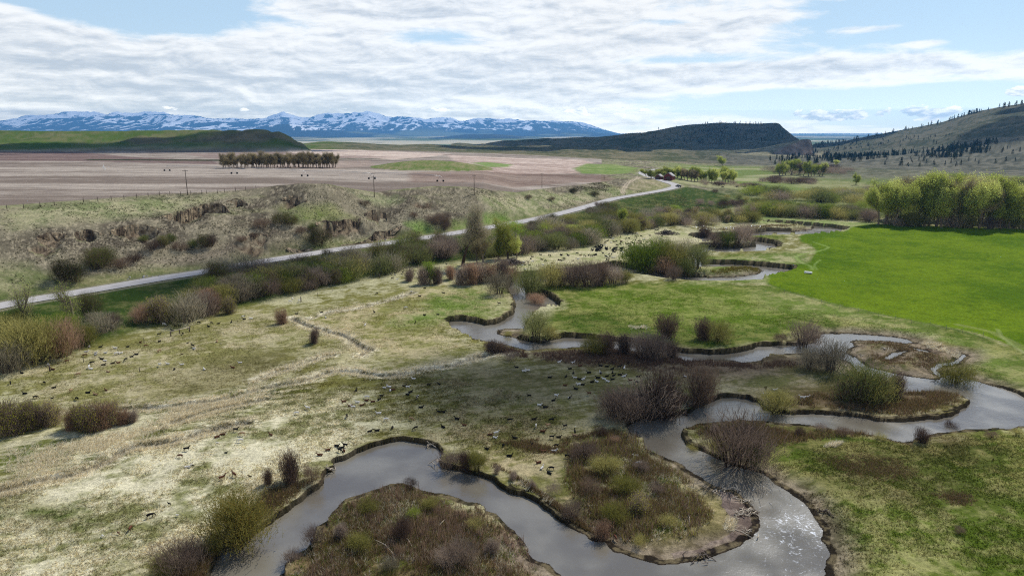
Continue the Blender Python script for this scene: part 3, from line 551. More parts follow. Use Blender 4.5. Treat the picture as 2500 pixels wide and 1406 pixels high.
kt = sst(Yg, 1500, 1600) * (1 - sst(Yg, 1830, 1900)) * sst(A, .31, .34) * (1 - sst(A, .445, .455)) * (Z > -8)
paint(kt * .6, var(cl(120, 116, 86), cl(158, 148, 120), hf))  # sunlit top of the rocky point, brightness put into the grass colour
paint(cliff * .8, var(cl(98, 80, 70), cl(156, 132, 114), fbm(Xg / 7, Z / 20, 3, 5)))
ft = (A > .3) * sst(Yg, 690, 780) * (1 - sst(Yg, 1300, 1600)) * (Z < 40)
paint(ft * .8, var(cl(74, 74, 62), cl(112, 108, 92), hf * .7 + hn * .3))
paint(sst(A, .2, .25) * (1 - sst(A, .38, .5)) * sst(Yg, 560, 600) * (1 - sst(Yg, 930, 1000)) * .8, var(cl(108, 124, 58), cl(158, 156, 112), n2d(60, 2, 91, .5), .4, .6))
plain = sst(Yg, 3600, 4200) * (hillw < .1)
PLc = var(cl(96, 110, 74), cl(186, 176, 146), fbm(Xg / 1400, Yg / 2600, 4, 95, .6), .42, .58)
PLc = mixc(PLc, cl(46, 60, 40), sst(fbm(Xg / 700, Yg / 1800, 4, 97, .6), .56, .62) * .85)
paint(plain, PLc)
# banks and ditches; bank soil is darkened to carry the cut banks' shade
soil_shade = (~wat) & (((shore < 1.0) & (Z < -.2)) | ((shore < np.clip(1.25 * np.gradient(yy)[None, :], .3, 2.2)) & (gentle < .3) & ~nearb))
paint(np.where(wat, 1.0, 0.0) * .95, cl(40, 34, 28)); paint(soil_shade.astype(np.float32) * .9, var(cl(24, 19, 15), cl(46, 37, 28), nf))
edge = (~wat) * (1 - sst(shore, .5, 1.8)) * (shore > .2)
paint(edge * .35 * sst(nf, .4, .6), cl(150, 136, 100))
paint((1 - sst(ditch, .7, 1.35)) * .95, var(cl(40, 36, 30), cl(84, 80, 76), nf))
# road shoulders, farm track
sh_ = (1 - sst(np.abs(rd - 5.2), .6, 2.0)); paint(sh_ * .5, cl(150, 140, 122))
TRACK = densify([(hit(*p)[0], hit(*p)[1]) for p in ((1520, 474), (1522, 462), (1530, 450), (1545, 440), (1560, 432))], 5)
for off in (-.9, .9):
    d, _ = dist_line(TRACK + np.array([off, 0]), Xg, Yg, 3.0); paint((1 - sst(d, .35, .9)) * .8, cl(186, 170, 146))

# ---------------- ground meshes ----------------
mg, ntg, bsdf = new_mat("ground")
at_ = ntg.nodes.new('ShaderNodeAttribute'); at_.attribute_name = 'Col'
geo = ntg.nodes.new('ShaderNodeNewGeometry'); pos = V(ntg, geo.outputs['Position'])
f1 = noise(ntg, pos, 1.6, 5, .65); f2 = noise(ntg, pos, .22, 4, .6); f3 = noise(ntg, pos, 6.0, 3, .7)
k = (f1 * 1.7 + f2 * 0.6 + f3 * 1.5 - 0.9).mx(0.15)
gcol = mix(ntg, 1.0, V(ntg, at_.outputs['Color']), comb(ntg, k, k, k), 'MULTIPLY')
ntg.links.new(gcol.s, bsdf.inputs['Base Color']); bsdf.inputs['Roughness'].default_value = .95; bsdf.inputs['Specular IOR Level'].default_value = .03
bp = ntg.nodes.new('ShaderNodeBump'); bp.inputs['Strength'].default_value = .9; bp.inputs['Distance'].default_value = .35
ntg.links.new((f1 * .6 + f3 * .4).s, bp.inputs['Height']); ntg.links.new(bp.outputs[0], bsdf.inputs['Normal'])

def grid_obj(name, mask, mat, X, Y, Zv, C):
    """object from the cells of the grid where mask is true"""
    ni, nj = mask.shape
    ii, jj = np.nonzero(mask); NJ = X.shape[1]
    q = np.stack([ii * NJ + jj, (ii + 1) * NJ + jj, (ii + 1) * NJ + jj + 1, ii * NJ + jj + 1], 1)
    used, inv = np.unique(q.ravel(), return_inverse=True)
    me = bpy.data.meshes.new(name); n = len(used)
    me.vertices.add(n); co = np.stack([X.ravel()[used], Y.ravel()[used], Zv.ravel()[used]], 1).astype(np.float32); me.vertices.foreach_set('co', co.ravel())
    m = len(ii); me.loops.add(m * 4); me.loops.foreach_set('vertex_index', inv.astype(np.int32)); me.polygons.add(m)
    me.polygons.foreach_set('loop_start', np.arange(0, m * 4, 4, dtype=np.int32)); me.polygons.foreach_set('loop_total', np.full(m, 4, np.int32))
    me.polygons.foreach_set('use_smooth', np.ones(m, bool))
    ca = me.color_attributes.new('Col', 'FLOAT_COLOR', 'POINT'); c4 = np.ones((n, 4), np.float32); c4[:, :3] = C.reshape(-1, 3)[used]; ca.data.foreach_set('color', c4.ravel())
    me.update(); me.materials.append(mat); o = bpy.data.objects.new(name, me); COL.objects.link(o); o['kind'] = 'structure'; return o
cell = lambda M: M[:-1, :-1] & M[1:, :-1] & M[:-1, 1:] & M[1:, 1:]
mf = cell(fieldm > .5); mp = cell(ploughm > .5) & ~mf; mh = cell((hillw > .25) & (Yg > 900)) & ~mf & ~mp
rest = ~(mf | mp | mh)
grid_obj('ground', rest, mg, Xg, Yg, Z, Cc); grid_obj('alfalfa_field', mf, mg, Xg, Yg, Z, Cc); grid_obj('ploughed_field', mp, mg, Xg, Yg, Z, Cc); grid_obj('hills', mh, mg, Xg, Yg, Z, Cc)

# ---------------- mountains ----------------
am = np.linspace(-1.25, .55, 1500); ym = np.concatenate([np.linspace(9000, 19000, 60)[:-1], np.linspace(19000, 30000, 300)])
Am, Ym = np.meshgrid(am, ym, indexing='ij'); Xm = Am * Ym; Zm = np.full_like(Xm, -70.0)
def mlayer(pts, foot, amp, seed, sc, p=1.0, back=.6):
    global Zm
    r = ridge(pts); Yr = np.interp(am, r[:, 0], r[:, 1])[:, None]; zr = np.interp(am, r[:, 0], r[:, 2], left=-90, right=-90)[:, None]
    t = (Ym - foot) / (Yr - foot); tb = (Ym - Yr) / ((Yr - foot) * back); pr = np.where(t < 1, np.clip(t, 0, 1) ** p, 1 - sst(tb, 0, 1))
    rr = rid((Xm + 900 * fbm(Ym / 1500, Xm / 1500, 2, 3)) / sc, Ym / (sc * 1.5), 5, seed, .55)
    h = (zr + 62) * pr * (1 + amp * (rr - .72) * np.clip(t * 3, 0, 1)) - 62
    Zm = np.where((t > 0) & (tb < 1) & (zr > -60), np.maximum(Zm, h), Zm)
mlayer([(-1500, 322, 27000), (-900, 306, 27000), (-600, 300, 27000), (-300, 296, 27000), (-100, 296, 27000), (0, 290, 27000), (60, 281, 27000), (150, 277, 27000), (200, 272, 27000), (250, 270, 27000), (310, 276, 27000), (350, 277, 27000), (400, 273, 27000), (440, 279, 27000), (480, 277, 27000), (540, 285, 27000), (600, 292, 27000), (650, 288, 27000),
        (690, 275, 27000), (740, 286, 27000), (800, 276, 27000), (850, 275, 27000), (900, 276, 27000), (940, 283, 27000), (1000, 284, 27000), (1040, 291, 27000), (1080, 287, 27000), (1120, 296, 27000), (1170, 288, 27000), (1230, 293, 27000), (1300, 291, 27000), (1345, 290, 27000), (1400, 295, 27000), (1440, 306, 27000), (1475, 317, 27000), (1510, 326, 27000), (1540, 333, 27000)], 19200, .62, 301, 1900, .85)
mlayer([(540, 330, 17000), (600, 318, 17000), (660, 305, 17000), (700, 302.5, 17000), (740, 305, 17000), (790, 315, 17000), (850, 321, 17000), (950, 327, 17000), (1000, 332, 17000)], 15000, .12, 320, 900)
mlayer([(1060, 337, 12500), (1110, 331, 12500), (1150, 328, 12500), (1210, 327, 12500), (1260, 332, 12500), (1330, 337, 12500)], 11400, .15, 330, 700)
mlayer([(1250, 332, 18500), (1350, 326, 18500), (1420, 322, 18500), (1500, 328, 18500), (1560, 334, 18500)], 17000, .12, 335, 800)
mlayer([(1900, 346, 14000), (1985, 345, 14000), (2010, 346, 14000), (2060, 341, 14000), (2110, 333, 14000), (2200, 325, 14000), (2400, 330, 14000)], 12500, .12, 340, 900)
gy = np.gradient(Zm, axis=1) / np.gradient(Ym, axis=1); gx = np.gradient(Zm, axis=0) / np.gradient(Xm, axis=0)
sn = rid(Xm / 300 + Zm / 500, Ym / 1100, 5, 350, .65); s2 = fbm(Xm / 1500, Ym / 1800, 3, 360)
snow = sst((Zm - 150) / 620 + (sn - .7) * 3.6 + (s2 - .5) * 1.2 - .3 * sst(gx, .1, .8) - .22, -.04, .06) * (Zm > 90)
_t = (sst(fbm(Xm / 900, Ym / 1500, 4, 370), .5, .64) * (1 - sst(Zm, 0, 220)))[..., None]; Cm = cl(34, 50, 60) * (1 - _t) + cl(104, 110, 84) * _t
Cm = Cm * (1 - snow[..., None]) + np.array([.86, .88, .92]) * snow[..., None]
mm, ntm, bm_ = new_mat("mountain"); a2 = ntm.nodes.new('ShaderNodeAttribute'); a2.attribute_name = 'Col'
ntm.links.new(a2.outputs['Color'], bm_.inputs['Base Color']); bm_.inputs['Roughness'].default_value = .9; bm_.inputs['Specular IOR Level'].default_value = .1
grid_obj('mountains', cell(Zm > -66), mm, Xm, Ym, Zm, Cm)

# ---------------- water ----------------
mw, ntw, bw = new_mat("river_water")
RAPIDS = [(*unz(1950, 1275, WZ), 6, 1), (*unz(1960, 1370, WZ), 9, .8), (*unz(1820, 1185, WZ), 5, .6), (*unz(850, 1225, WZ), 5, .5), (*unz(1120, 1165, WZ), 5, .45), (*unz(1750, 1010, WZ), 8, .4), (*unz(2360, 985, WZ), 9, .6), (*unz(1140, 790, WZ), 6, .5)]
gw = ntw.nodes.new('ShaderNodeNewGeometry'); pw_ = V(ntw, gw.outputs['Position'])
r1 = noise(ntw, pw_, .55, 5, .62, .8); r2 = noise(ntw, pw_, 2.2, 4, .6, .5); rs_ = noise(ntw, pw_, .09, 3, .55)
foam = noise(ntw, pw_, 1.1, 7, .75, 1.6); pz = sep(ntw, pw_); rap = 0.0
for fx, fy, fr, fk in RAPIDS: rap = V(ntw, _exp(((pz[0] - fx) * (pz[0] - fx) + (pz[1] - fy) * (pz[1] - fy)) * (-1.0 / fr ** 2))) * fk + rap
fm = (foam + rap * .12 + rs_ * .1).ss(.725, .84)
wcol = mix(ntw, fm, mix(ntw, rs_.ss(.35, .65), L4((104, 97, 84)), L4((124, 118, 104))), L4((225, 226, 226)))
ntw.links.new(wcol.s, bw.inputs['Base Color'])
ntw.links.new((rs_.ss(.4, .62) * .12 + .12).s, bw.inputs['Roughness']); bw.inputs['IOR'].default_value = 1.62; bw.inputs['Specular IOR Level'].default_value = 1.0
b2 = ntw.nodes.new('ShaderNodeBump'); b2.inputs['Distance'].default_value = .14; b2.inputs['Strength'].default_value = .4
ntw.links.new((r1 * .7 + r2 * .35).s, b2.inputs['Height']); ntw.links.new(b2.outputs[0], bw.inputs['Normal'])
me = bpy.data.meshes.new('river'); X0, X1, Y0, Y1 = -110, 330, 20.5, 470
me.from_pydata([(X0, Y0, WZ), (X1, Y0, WZ), (X1, Y1, WZ), (X0, Y1, WZ)], [], [(0, 1, 2, 3)]); me.materials.append(mw)
o = bpy.data.objects.new('river', me); COL.objects.link(o); o['kind'] = 'structure'

# ---------------- road ----------------
mr, ntr, br = new_mat("asphalt"); gr_ = ntr.nodes.new('ShaderNodeNewGeometry'); pr_ = V(ntr, gr_.outputs['Position'])
ntr.links.new(mix(ntr, (noise(ntr, pr_, .35, 5, .6) * .6 + noise(ntr, pr_, 4.0, 2) * .4).ss(.35, .65), L4((160, 155, 150)), L4((182, 176, 170))).s, br.inputs['Base Color']); br.inputs['Roughness'].default_value = .9
def strip(name, P, hw, dz, mat):
    vs = []; fs = []
    for i in range(len(P)):
        a = P[max(i - 1, 0)]; b = P[min(i + 1, len(P) - 1)]; d = (b - a)[:2]; d = d / max(np.hypot(*d), 1e-6); n = np.array([-d[1], d[0]])
        for s in (hw, 0, -hw): vs.append((P[i][0] + n[0] * s, P[i][1] + n[1] * s, P[i][2] + dz + (0.04 if s == 0 else 0)))
        if i: fs += [(3 * i - 3, 3 * i, 3 * i + 1, 3 * i - 2), (3 * i - 2, 3 * i + 1, 3 * i + 2, 3 * i - 1)]
    me = bpy.data.meshes.new(name); me.from_pydata(vs, [], fs); me.materials.append(mat); me.update()
    o = bpy.data.objects.new(name, me); COL.objects.link(o); o['kind'] = 'structure'; return o
strip('road', ROAD, 3.9, 0.0, mr)

# ---------------- haze ----------------
mhz = bpy.data.materials.new('haze_air'); mhz.use_nodes = True; nh = mhz.node_tree; nh.nodes.clear()
pv = nh.nodes.new('ShaderNodeVolumePrincipled'); pv.inputs['Color'].default_value = (*HAZE_C, 1); pv.inputs['Density'].default_value = HAZE_D; pv.inputs['Anisotropy'].default_value = 0.35
oh = nh.nodes.new('ShaderNodeOutputMaterial'); nh.links.new(pv.outputs[0], oh.inputs['Volume'])
me = bpy.data.meshes.new('haze'); hx, hy0, hy1, hz0, hz1 = 40000, -3000, 31000, -75, 950
vs = [(x_, y_, z_) for x_ in (-hx, hx) for y_ in (hy0, hy1) for z_ in (hz0, hz1)]
me.from_pydata(vs, [], [(0, 1, 3, 2), (4, 6, 7, 5), (0, 4, 5, 1), (2, 3, 7, 6), (0, 2, 6, 4), (1, 5, 7, 3)]); me.materials.append(mhz)
o = bpy.data.objects.new('haze', me); COL.objects.link(o); o['kind'] = 'stuff'
# ---------------- clouds over the valley (they cast the shadows on the land) ----------------
mc, ntc, bc = new_mat("cloud")
bc.inputs['Base Color'].default_value = (.85, .86, .88, 1); bc.inputs['Roughness'].default_value = 1.0; bc.inputs['Specular IOR Level'].default_value = 0
tr = ntc.nodes.new('ShaderNodeBsdfTransparent'); mxc = ntc.nodes.new('ShaderNodeMixShader'); tcc = ntc.nodes.new('ShaderNodeNewGeometry')
ntc.links.new(noise(ntc, V(ntc, tcc.outputs['Position']), .03, 4, .6).ss(.35, .6, .55, .95).s, mxc.inputs[0]); ntc.links.new(tr.outputs[0], mxc.inputs[1]); ntc.links.new(bc.outputs[0], mxc.inputs[2])
ntc.links.new(mxc.outputs[0], ntc.nodes['Material Output'].inputs[0])
mth = mc.copy(); mth.name = 'thin_cloud'
for n_ in mth.node_tree.nodes:
    if n_.type == 'MAP_RANGE': n_.inputs[3].default_value = .25; n_.inputs[4].default_value = .7
def cloud(tx, ty, rx, ry, alt=1900.0, seed=0, th=120.0, mat=None):
    """a flat-bottomed cumulus whose shadow falls round the ground point tx, ty"""
    h = alt / math.tan(SUN_EL); cx = tx + math.sin(SUN_AZ) * h; cy = ty + math.cos(SUN_AZ) * h
    n, m = 96, 22; vs = []; fs = []
    for j in range(m + 1):
        r = j / m
        for i in range(n):
            a = 2 * math.pi * i / n; ca, sa = math.cos(a), math.sin(a)
            k = 0.62 + 0.75 * float(fbm(np.array([ca * 1.7 + seed * 7.3]), np.array([sa * 1.7 + 3]), 5, seed, .62)[0])
            x_ = rx * r * k * ca; y_ = ry * r * k * sa
            up = th * (1 - r ** 3) * (0.5 + 1.2 * float(fbm(np.array([x_ / rx * 3 + 9]), np.array([y_ / ry * 3]), 4, seed + 3)[0]))
            vs.append((x_, y_, up))
    nb = len(vs)
    for j in range(m + 1):
        for i in range(n):
            q = vs[j * n + i]; vs.append((q[0] * .98, q[1] * .98, -6.0 * (1 - (j / m) ** 2)))
    for base_, flip in ((0, False), (nb, True)):
        for j in range(m):
            for i in range(n):
                a, b = base_ + j * n + i, base_ + j * n + (i + 1) % n; f = (a, b, b + n, a + n)
                fs.append(f[::-1] if not flip else f)
    for i in range(n):
        a, b = m * n + i, m * n + (i + 1) % n; fs.append((a, b, nb + b, nb + a))
    me = bpy.data.meshes.new('cloud'); me.from_pydata(vs, [], fs); me.materials.append(mat or mc); me.update()
    for p in me.polygons: p.use_smooth = True
    o = bpy.data.objects.new('cloud', me); o.location = (cx, cy, alt); COL.objects.link(o); o['kind'] = 'structure'; return o
mop = mc.copy(); mop.name = 'thick_cloud'
for n_ in mop.node_tree.nodes:
    if n_.type == 'MAP_RANGE': n_.inputs[3].default_value = .92; n_.inputs[4].default_value = 1.0
cloud(780, 2760, 720, 560, seed=1, mat=mop)
cloud(110, 1950, 330, 420, seed=21, mat=mop)
cloud(300, 3050, 520, 420, seed=22, mat=mop)
cloud(640, 2250, 420, 230, seed=23, mat=mop)
cloud(1150, 1300, 330, 280, seed=14, mat=mth)
cloud(-560, 1040, 260, 90, seed=2)
cloud(-900, 830, 300, 70, seed=12)
cloud(28, 143, 50, 12, seed=3, alt=1500, th=40, mat=mth)
cloud(1380, 1750, 200, 100, seed=4)
cloud(-82, 226, 26, 11, seed=5, alt=1500, th=40, mat=mth)
cloud(560, 1800, 220, 60, seed=6)
# ---------------- rock outcrops on the bluff ----------------
mk_, nk_, bk_ = new_mat("outcrop_rock"); gk_ = nk_.nodes.new('ShaderNodeNewGeometry'); pk_ = V(nk_, gk_.outputs['Position'])
q1 = noise(nk_, pk_, .9, 5, .65, .4); q2 = noise(nk_, pk_, .25, 3, .5)
nk_.links.new(mix(nk_, q2.ss(.42, .58), mix(nk_, q1.ss(.3, .7), L4((48, 40, 33)), L4((104, 90, 74))), mix(nk_, q1.ss(.3, .7), L4((112, 96, 76)), L4((182, 164, 134)))).s, bk_.inputs['Base Color']); bk_.inputs['Roughness'].default_value = .95; bk_.inputs['Specular IOR Level'].default_value = .05
bb_ = nk_.nodes.new('ShaderNodeBump'); bb_.inputs['Distance'].default_value = .4; nk_.links.new(q1.s, bb_.inputs['Height']); nk_.links.new(bb_.outputs[0], bk_.inputs['Normal'])
WH = ['below the rim at the far left of the bluff', 'tall one in the left part of the bluff', 'small one near the left edge', 'tallest one left of the middle knoll', 'upper right of the tallest outcrop', 'below the crest of the middle knoll', 'above the road right of the green gully bush', 'on the shoulder right of the green gully bush', 'long layered one just above the road', 'low one in the middle slope', 'low one right of the middle slope', 'low one at the foot of the bluff', 'on the knoll left of the right pole', 'faint one at the left edge', 'small one below the road curve']
for oi_, ((P, dr), wh) in enumerate(zip(LW, WH)):
    if dr < 1.5: continue
    L = np.concatenate([[0], np.cumsum(np.hypot(*np.diff(P, axis=0).T))]); n = max(int(L[-1] / .35), 8); s = np.linspace(0, L[-1], n); px_ = np.interp(s, L, P[:, 0]); py_ = np.interp(s, L, P[:, 1])
    endf = np.clip(np.minimum(s, L[-1] - s) / (L[-1] * .18), 0.03, 1); py_ = py_ + (fbm(s / 5, s * 0 + oi_, 3, 7) - .5) * 3
    zt = zgrid(px_, py_ + 1.6) + .12; hgt = dr * endf * (.55 + .9 * fbm(s / 3.2, s * 0 + 2.2, 3, 8 + oi_)); m = 12; vs = []
    for j in range(m + 2):
        t = max(j - 1, 0) / m; out = (rid(s / 1.5, s * 0 + t * .5, 3, 30 + oi_) - .55) * 1.5 * math.sin(math.pi * min(t + .15, 1)) + t * .9 + (np.floor(t * 5) / 5) * .5
        if j == 0: vs.append(np.stack([px_, py_ + 2.2, zt - .5], 1)); continue
        vs.append(np.stack([px_ + out * .25, py_ + .4 - out, zt - t * (hgt + .7) + (vn(s / .9, s * 0 + t * 6, 3) - .5) * .35], 1))
    v = np.concatenate(vs); f = np.array([[j * n + i, j * n + i + 1, (j + 1) * n + i + 1, (j + 1) * n + i] for j in range(m + 1) for i in range(n - 1)])
    me = bpy.data.meshes.new('rock_outcrop'); me.from_pydata(v.tolist(), [], f[:, ::-1].tolist()); me.materials.append(mk_); me.update(); o = bpy.data.objects.new('rock_outcrop', me); COL.objects.link(o)
    o['label'] = 'dark brown eroded rock outcrop ' + wh; o['category'] = 'rock outcrop'; o['group'] = 'rock outcrops on the bluff'
# ---------------- helpers for things ----------------
ALL = []           # (object, phrase, landmark px, py) for the label pass
def tagt(o, label, cat, group=None):
    o['label'] = label; o['category'] = cat
    if group: o['group'] = group
    return o
def mesh_np(name, v, f, mat, col=None, smooth=False):
    """v: (n,3) array, f: list of (m,k) arrays of indices"""
    me = bpy.data.meshes.new(name); v = np.asarray(v, np.float32)
    me.vertices.add(len(v)); me.vertices.foreach_set('co', v.ravel())
    f = [np.asarray(q, np.int32) for q in f if len(q)]
    nl = sum(q.size for q in f); npoly = sum(len(q) for q in f)
    me.loops.add(nl); me.loops.foreach_set('vertex_index', np.concatenate([q.ravel() for q in f])); me.polygons.add(npoly)
    tot = np.concatenate([np.full(len(q), q.shape[1], np.int32) for q in f]); st = np.concatenate([[0], np.cumsum(tot)[:-1]]).astype(np.int32)
    me.polygons.foreach_set('loop_start', st); me.polygons.foreach_set('loop_total', tot)
    if smooth: me.polygons.foreach_set('use_smooth', np.ones(npoly, bool))
    if col is not None:
        ca = me.color_attributes.new('Col', 'FLOAT_COLOR', 'POINT'); c4 = np.ones((len(v), 4), np.float32); c4[:, :3] = col; ca.data.foreach_set('color', c4.ravel())
    me.update()
    for m in (mat if isinstance(mat, (list, tuple)) else [mat]): me.materials.append(m)
    return me
def link(name, me, parent=None, loc=None):
    o = bpy.data.objects.new(name, me); COL.objects.link(o)
    if parent is not None: o.parent = parent
    if loc is not None: o.location = loc
    return o
R = np.random.RandomState(5)
def ribbons(a, b, w0, w1, seed=0):
    """thin quads from points a to b, in random orientations"""
    rs = np.random.RandomState(seed); n = len(a); d = b - a; r = rs.normal(size=(n, 3)); s = np.cross(d, r); s /= np.linalg.norm(s, axis=1)[:, None] + 1e-9
    w0 = np.broadcast_to(w0, (n,))[:, None] / 2; w1 = np.broadcast_to(w1, (n,))[:, None] / 2
    v = np.stack([a - s * w0, a + s * w0, b + s * w1, b - s * w1], 1).reshape(-1, 3)
    return v, np.arange(n * 4).reshape(n, 4)
def leaves(p, size, seed=0):
    rs = np.random.RandomState(seed); n = len(p); u = rs.normal(size=(n, 3)); u /= np.linalg.norm(u, axis=1)[:, None]; w = np.cross(u, rs.normal(size=(n, 3))); w /= np.linalg.norm(w, axis=1)[:, None]
    sz = (size * rs.uniform(.6, 1.4, n))[:, None]
    v = np.stack([p - u * sz, p + w * sz * .6, p + u * sz, p - w * sz * .6], 1).reshape(-1, 3)
    return v, np.arange(n * 4).reshape(n, 4)
def joinm(parts):
    vs = []; fs = []; o = 0
    for v, f in parts:
        vs.append(v); fs.append(np.asarray(f) + o); o += len(v)
    return np.concatenate(vs), fs
def tube(pts, rad, k=5):
    """tapered tube through points"""
    P = np.array(pts, float); n = len(P); v = []
    for i in range(n):
        d = P[min(i + 1, n - 1)] - P[max(i - 1, 0)]; d /= np.linalg.norm(d) + 1e-9
        a = np.cross(d, [0.3, 1, .1]); a /= np.linalg.norm(a) + 1e-9; b = np.cross(d, a)
        for j in range(k): t = 2 * math.pi * j / k; v.append(P[i] + rad[i] * (math.cos(t) * a + math.sin(t) * b))
    f = [[i * k + j, i * k + (j + 1) % k, (i + 1) * k + (j + 1) % k, (i + 1) * k + j] for i in range(n - 1) for j in range(k)]
    return np.array(v), np.array(f)
def plant_mat(name, c1, c2, tr=0.45):
    m, nt_, b = new_mat(name); oi = nt_.nodes.new('ShaderNodeObjectInfo'); g = nt_.nodes.new('ShaderNodeTexCoord')
    n_ = noise(nt_, V(nt_, g.outputs['Object']), 2.2, 3, .6)
    rnd_ = V(nt_, oi.outputs['Random'])
    c = mix(nt_, (n_ * .9 + rnd_ * .6 - .3).ss(.2, .8), L4(c1), L4(c2)); k = rnd_ * .36 + .82
    c = mix(nt_, 1.0, c, comb(nt_, k, k, k), 'MULTIPLY')
    d = nt_.nodes.new('ShaderNodeBsdfDiffuse'); t = nt_.nodes.new('ShaderNodeBsdfTranslucent'); ms = nt_.nodes.new('ShaderNodeMixShader'); ms.inputs[0].default_value = tr
    nt_.links.new(c.s, d.inputs[0]); nt_.links.new(c.s, t.inputs[0]); nt_.links.new(d.outputs[0], ms.inputs[1]); nt_.links.new(t.outputs[0], ms.inputs[2]); nt_.links.new(ms.outputs[0], nt_.nodes['Material Output'].inputs[0])
    nt_.nodes.remove(b); return m
MAT = {
 'bark': plant_mat('bark_grey', (107, 93, 81), (149, 135, 121), 0), 'barkd': plant_mat('bark_dark', (67, 56, 46), (98, 84, 70), 0),
 'grey': plant_mat('twigs_grey', (130, 122, 102), (162, 152, 128)), 'purple': plant_mat('twigs_purple', (118, 102, 90), (152, 136, 120)), 'dark': plant_mat('twigs_dark', (88, 72, 63), (124, 105, 88)),
 'red': plant_mat('twigs_red', (150, 122, 100), (172, 142, 116)), 'olive': plant_mat('buds_olive', (131, 128, 65), (168, 159, 98)), 'green': plant_mat('leaves_green', (104, 122, 40), (148, 158, 70)),
 'sage': plant_mat('leaves_sage', (102, 110, 60), (136, 138, 86)), 'dkgreen': plant_mat('leaves_dark_green', (56, 74, 18), (108, 124, 34)), 'yellow': plant_mat('leaves_yellow', (161, 163, 49), (194, 187, 77)), 'ochre': plant_mat('leaves_ochre', (140, 124, 62), (172, 152, 92)),
 'lime': plant_mat('leaves_lime', (186, 200, 92), (212, 220, 128), .6), 'pine': plant_mat('needles', (34, 46, 26), (60, 70, 40), .2), 'bright': plant_mat('leaves_bright', (107, 163, 23), (152, 189, 58))}
def bush_mesh(seed, shape='dome', leafy=.0, leaf='green', twig='grey', dense=1.0):
    """unit-high shrub: (stems mesh, crown mesh)"""
    rs = np.random.RandomState(seed); ns = 26
    ang = rs.uniform(0, 2 * math.pi, ns); rad = np.sqrt(rs.uniform(0, 1, ns))
    W_ = {'dome': .52, 'upright': .42, 'reed': .28, 'wide': .75}[shape]
    base = np.stack([np.cos(ang) * rad * W_ * .28, np.sin(ang) * rad * W_ * .28, np.full(ns, -.03)], 1)
    top = np.stack([np.cos(ang) * rad * W_ * .8, np.sin(ang) * rad * W_ * .8, rs.uniform(.55, .85, ns) * (1 - .25 * rad ** 2)], 1)
    mid = (base + top) / 2 + np.stack([-np.cos(ang) * .05, -np.sin(ang) * .05, np.zeros(ns)], 1)
    sm = joinm([ribbons(base, mid, .022, .016, seed), ribbons(mid, top, .016, .008, seed + 1), ribbons(base, mid, .022, .016, seed + 2)])
    n = int(2400 * dense)
    # twigs start inside the crown volume, lean outwards and up; clumps leave gaps
    nc = 22; ca = rs.uniform(0, 2 * math.pi, nc); cr = np.sqrt(rs.uniform(0.02, 1, nc)) * W_ * .82
    ch = rs.uniform(.3, .82, nc) * (1 - .35 * (cr / W_) ** 2) if shape in ('dome', 'wide') else rs.uniform(.12, .76, nc)
    if shape in ('upright', 'reed'): cr = cr * (.4 + .75 * ch)
    ci = rs.randint(0, nc, n); C = np.stack([np.cos(ca) * cr, np.sin(ca) * cr, ch], 1)[ci]
    sp = {'dome': .15, 'upright': .11, 'reed': .09, 'wide': .17}[shape]
    p = C + rs.normal(size=(n, 3)) * [sp, sp, sp * (1.0 if shape in ('dome', 'wide') else 1.7)]
    p[:, 2] = np.clip(p[:, 2], .04, .93)
    out = p * [1, 1, 0]; out = out / (np.linalg.norm(out, axis=1)[:, None] + .05)
    d = out * ({'dome': .55, 'upright': .25, 'reed': .12, 'wide': .7}[shape]) + [0, 0, 1] + rs.normal(size=(n, 3)) * .28
    d /= np.linalg.norm(d, axis=1)[:, None]; ln = rs.uniform(.08, .2, n)[:, None]
    tw = ribbons(p - d * ln * .6, p + d * ln * .5, .0075, .003, seed + 5)
    parts = [tw]; v1, f1 = tw; nleaf = int(4600 * leafy * dense)
    me_s = mesh_np('stems', sm[0], sm[1], MAT['barkd'])
    mats = [MAT[twig]]; v, fs = v1, [f1]
    if nleaf:
        q = p[rs.randint(0, n, nleaf)] + rs.normal(size=(nleaf, 3)) * .035
        lv, lf = leaves(q, .0115, seed + 7); v, fs = joinm([tw, (lv, lf)])
    me = mesh_np('crown', v, fs, [MAT[twig], MAT[leaf]])
    if nleaf:
        mi = np.zeros(len(me.polygons), np.int32); mi[len(f1):] = 1; me.polygons.foreach_set('material_index', mi)
    return me_s, me
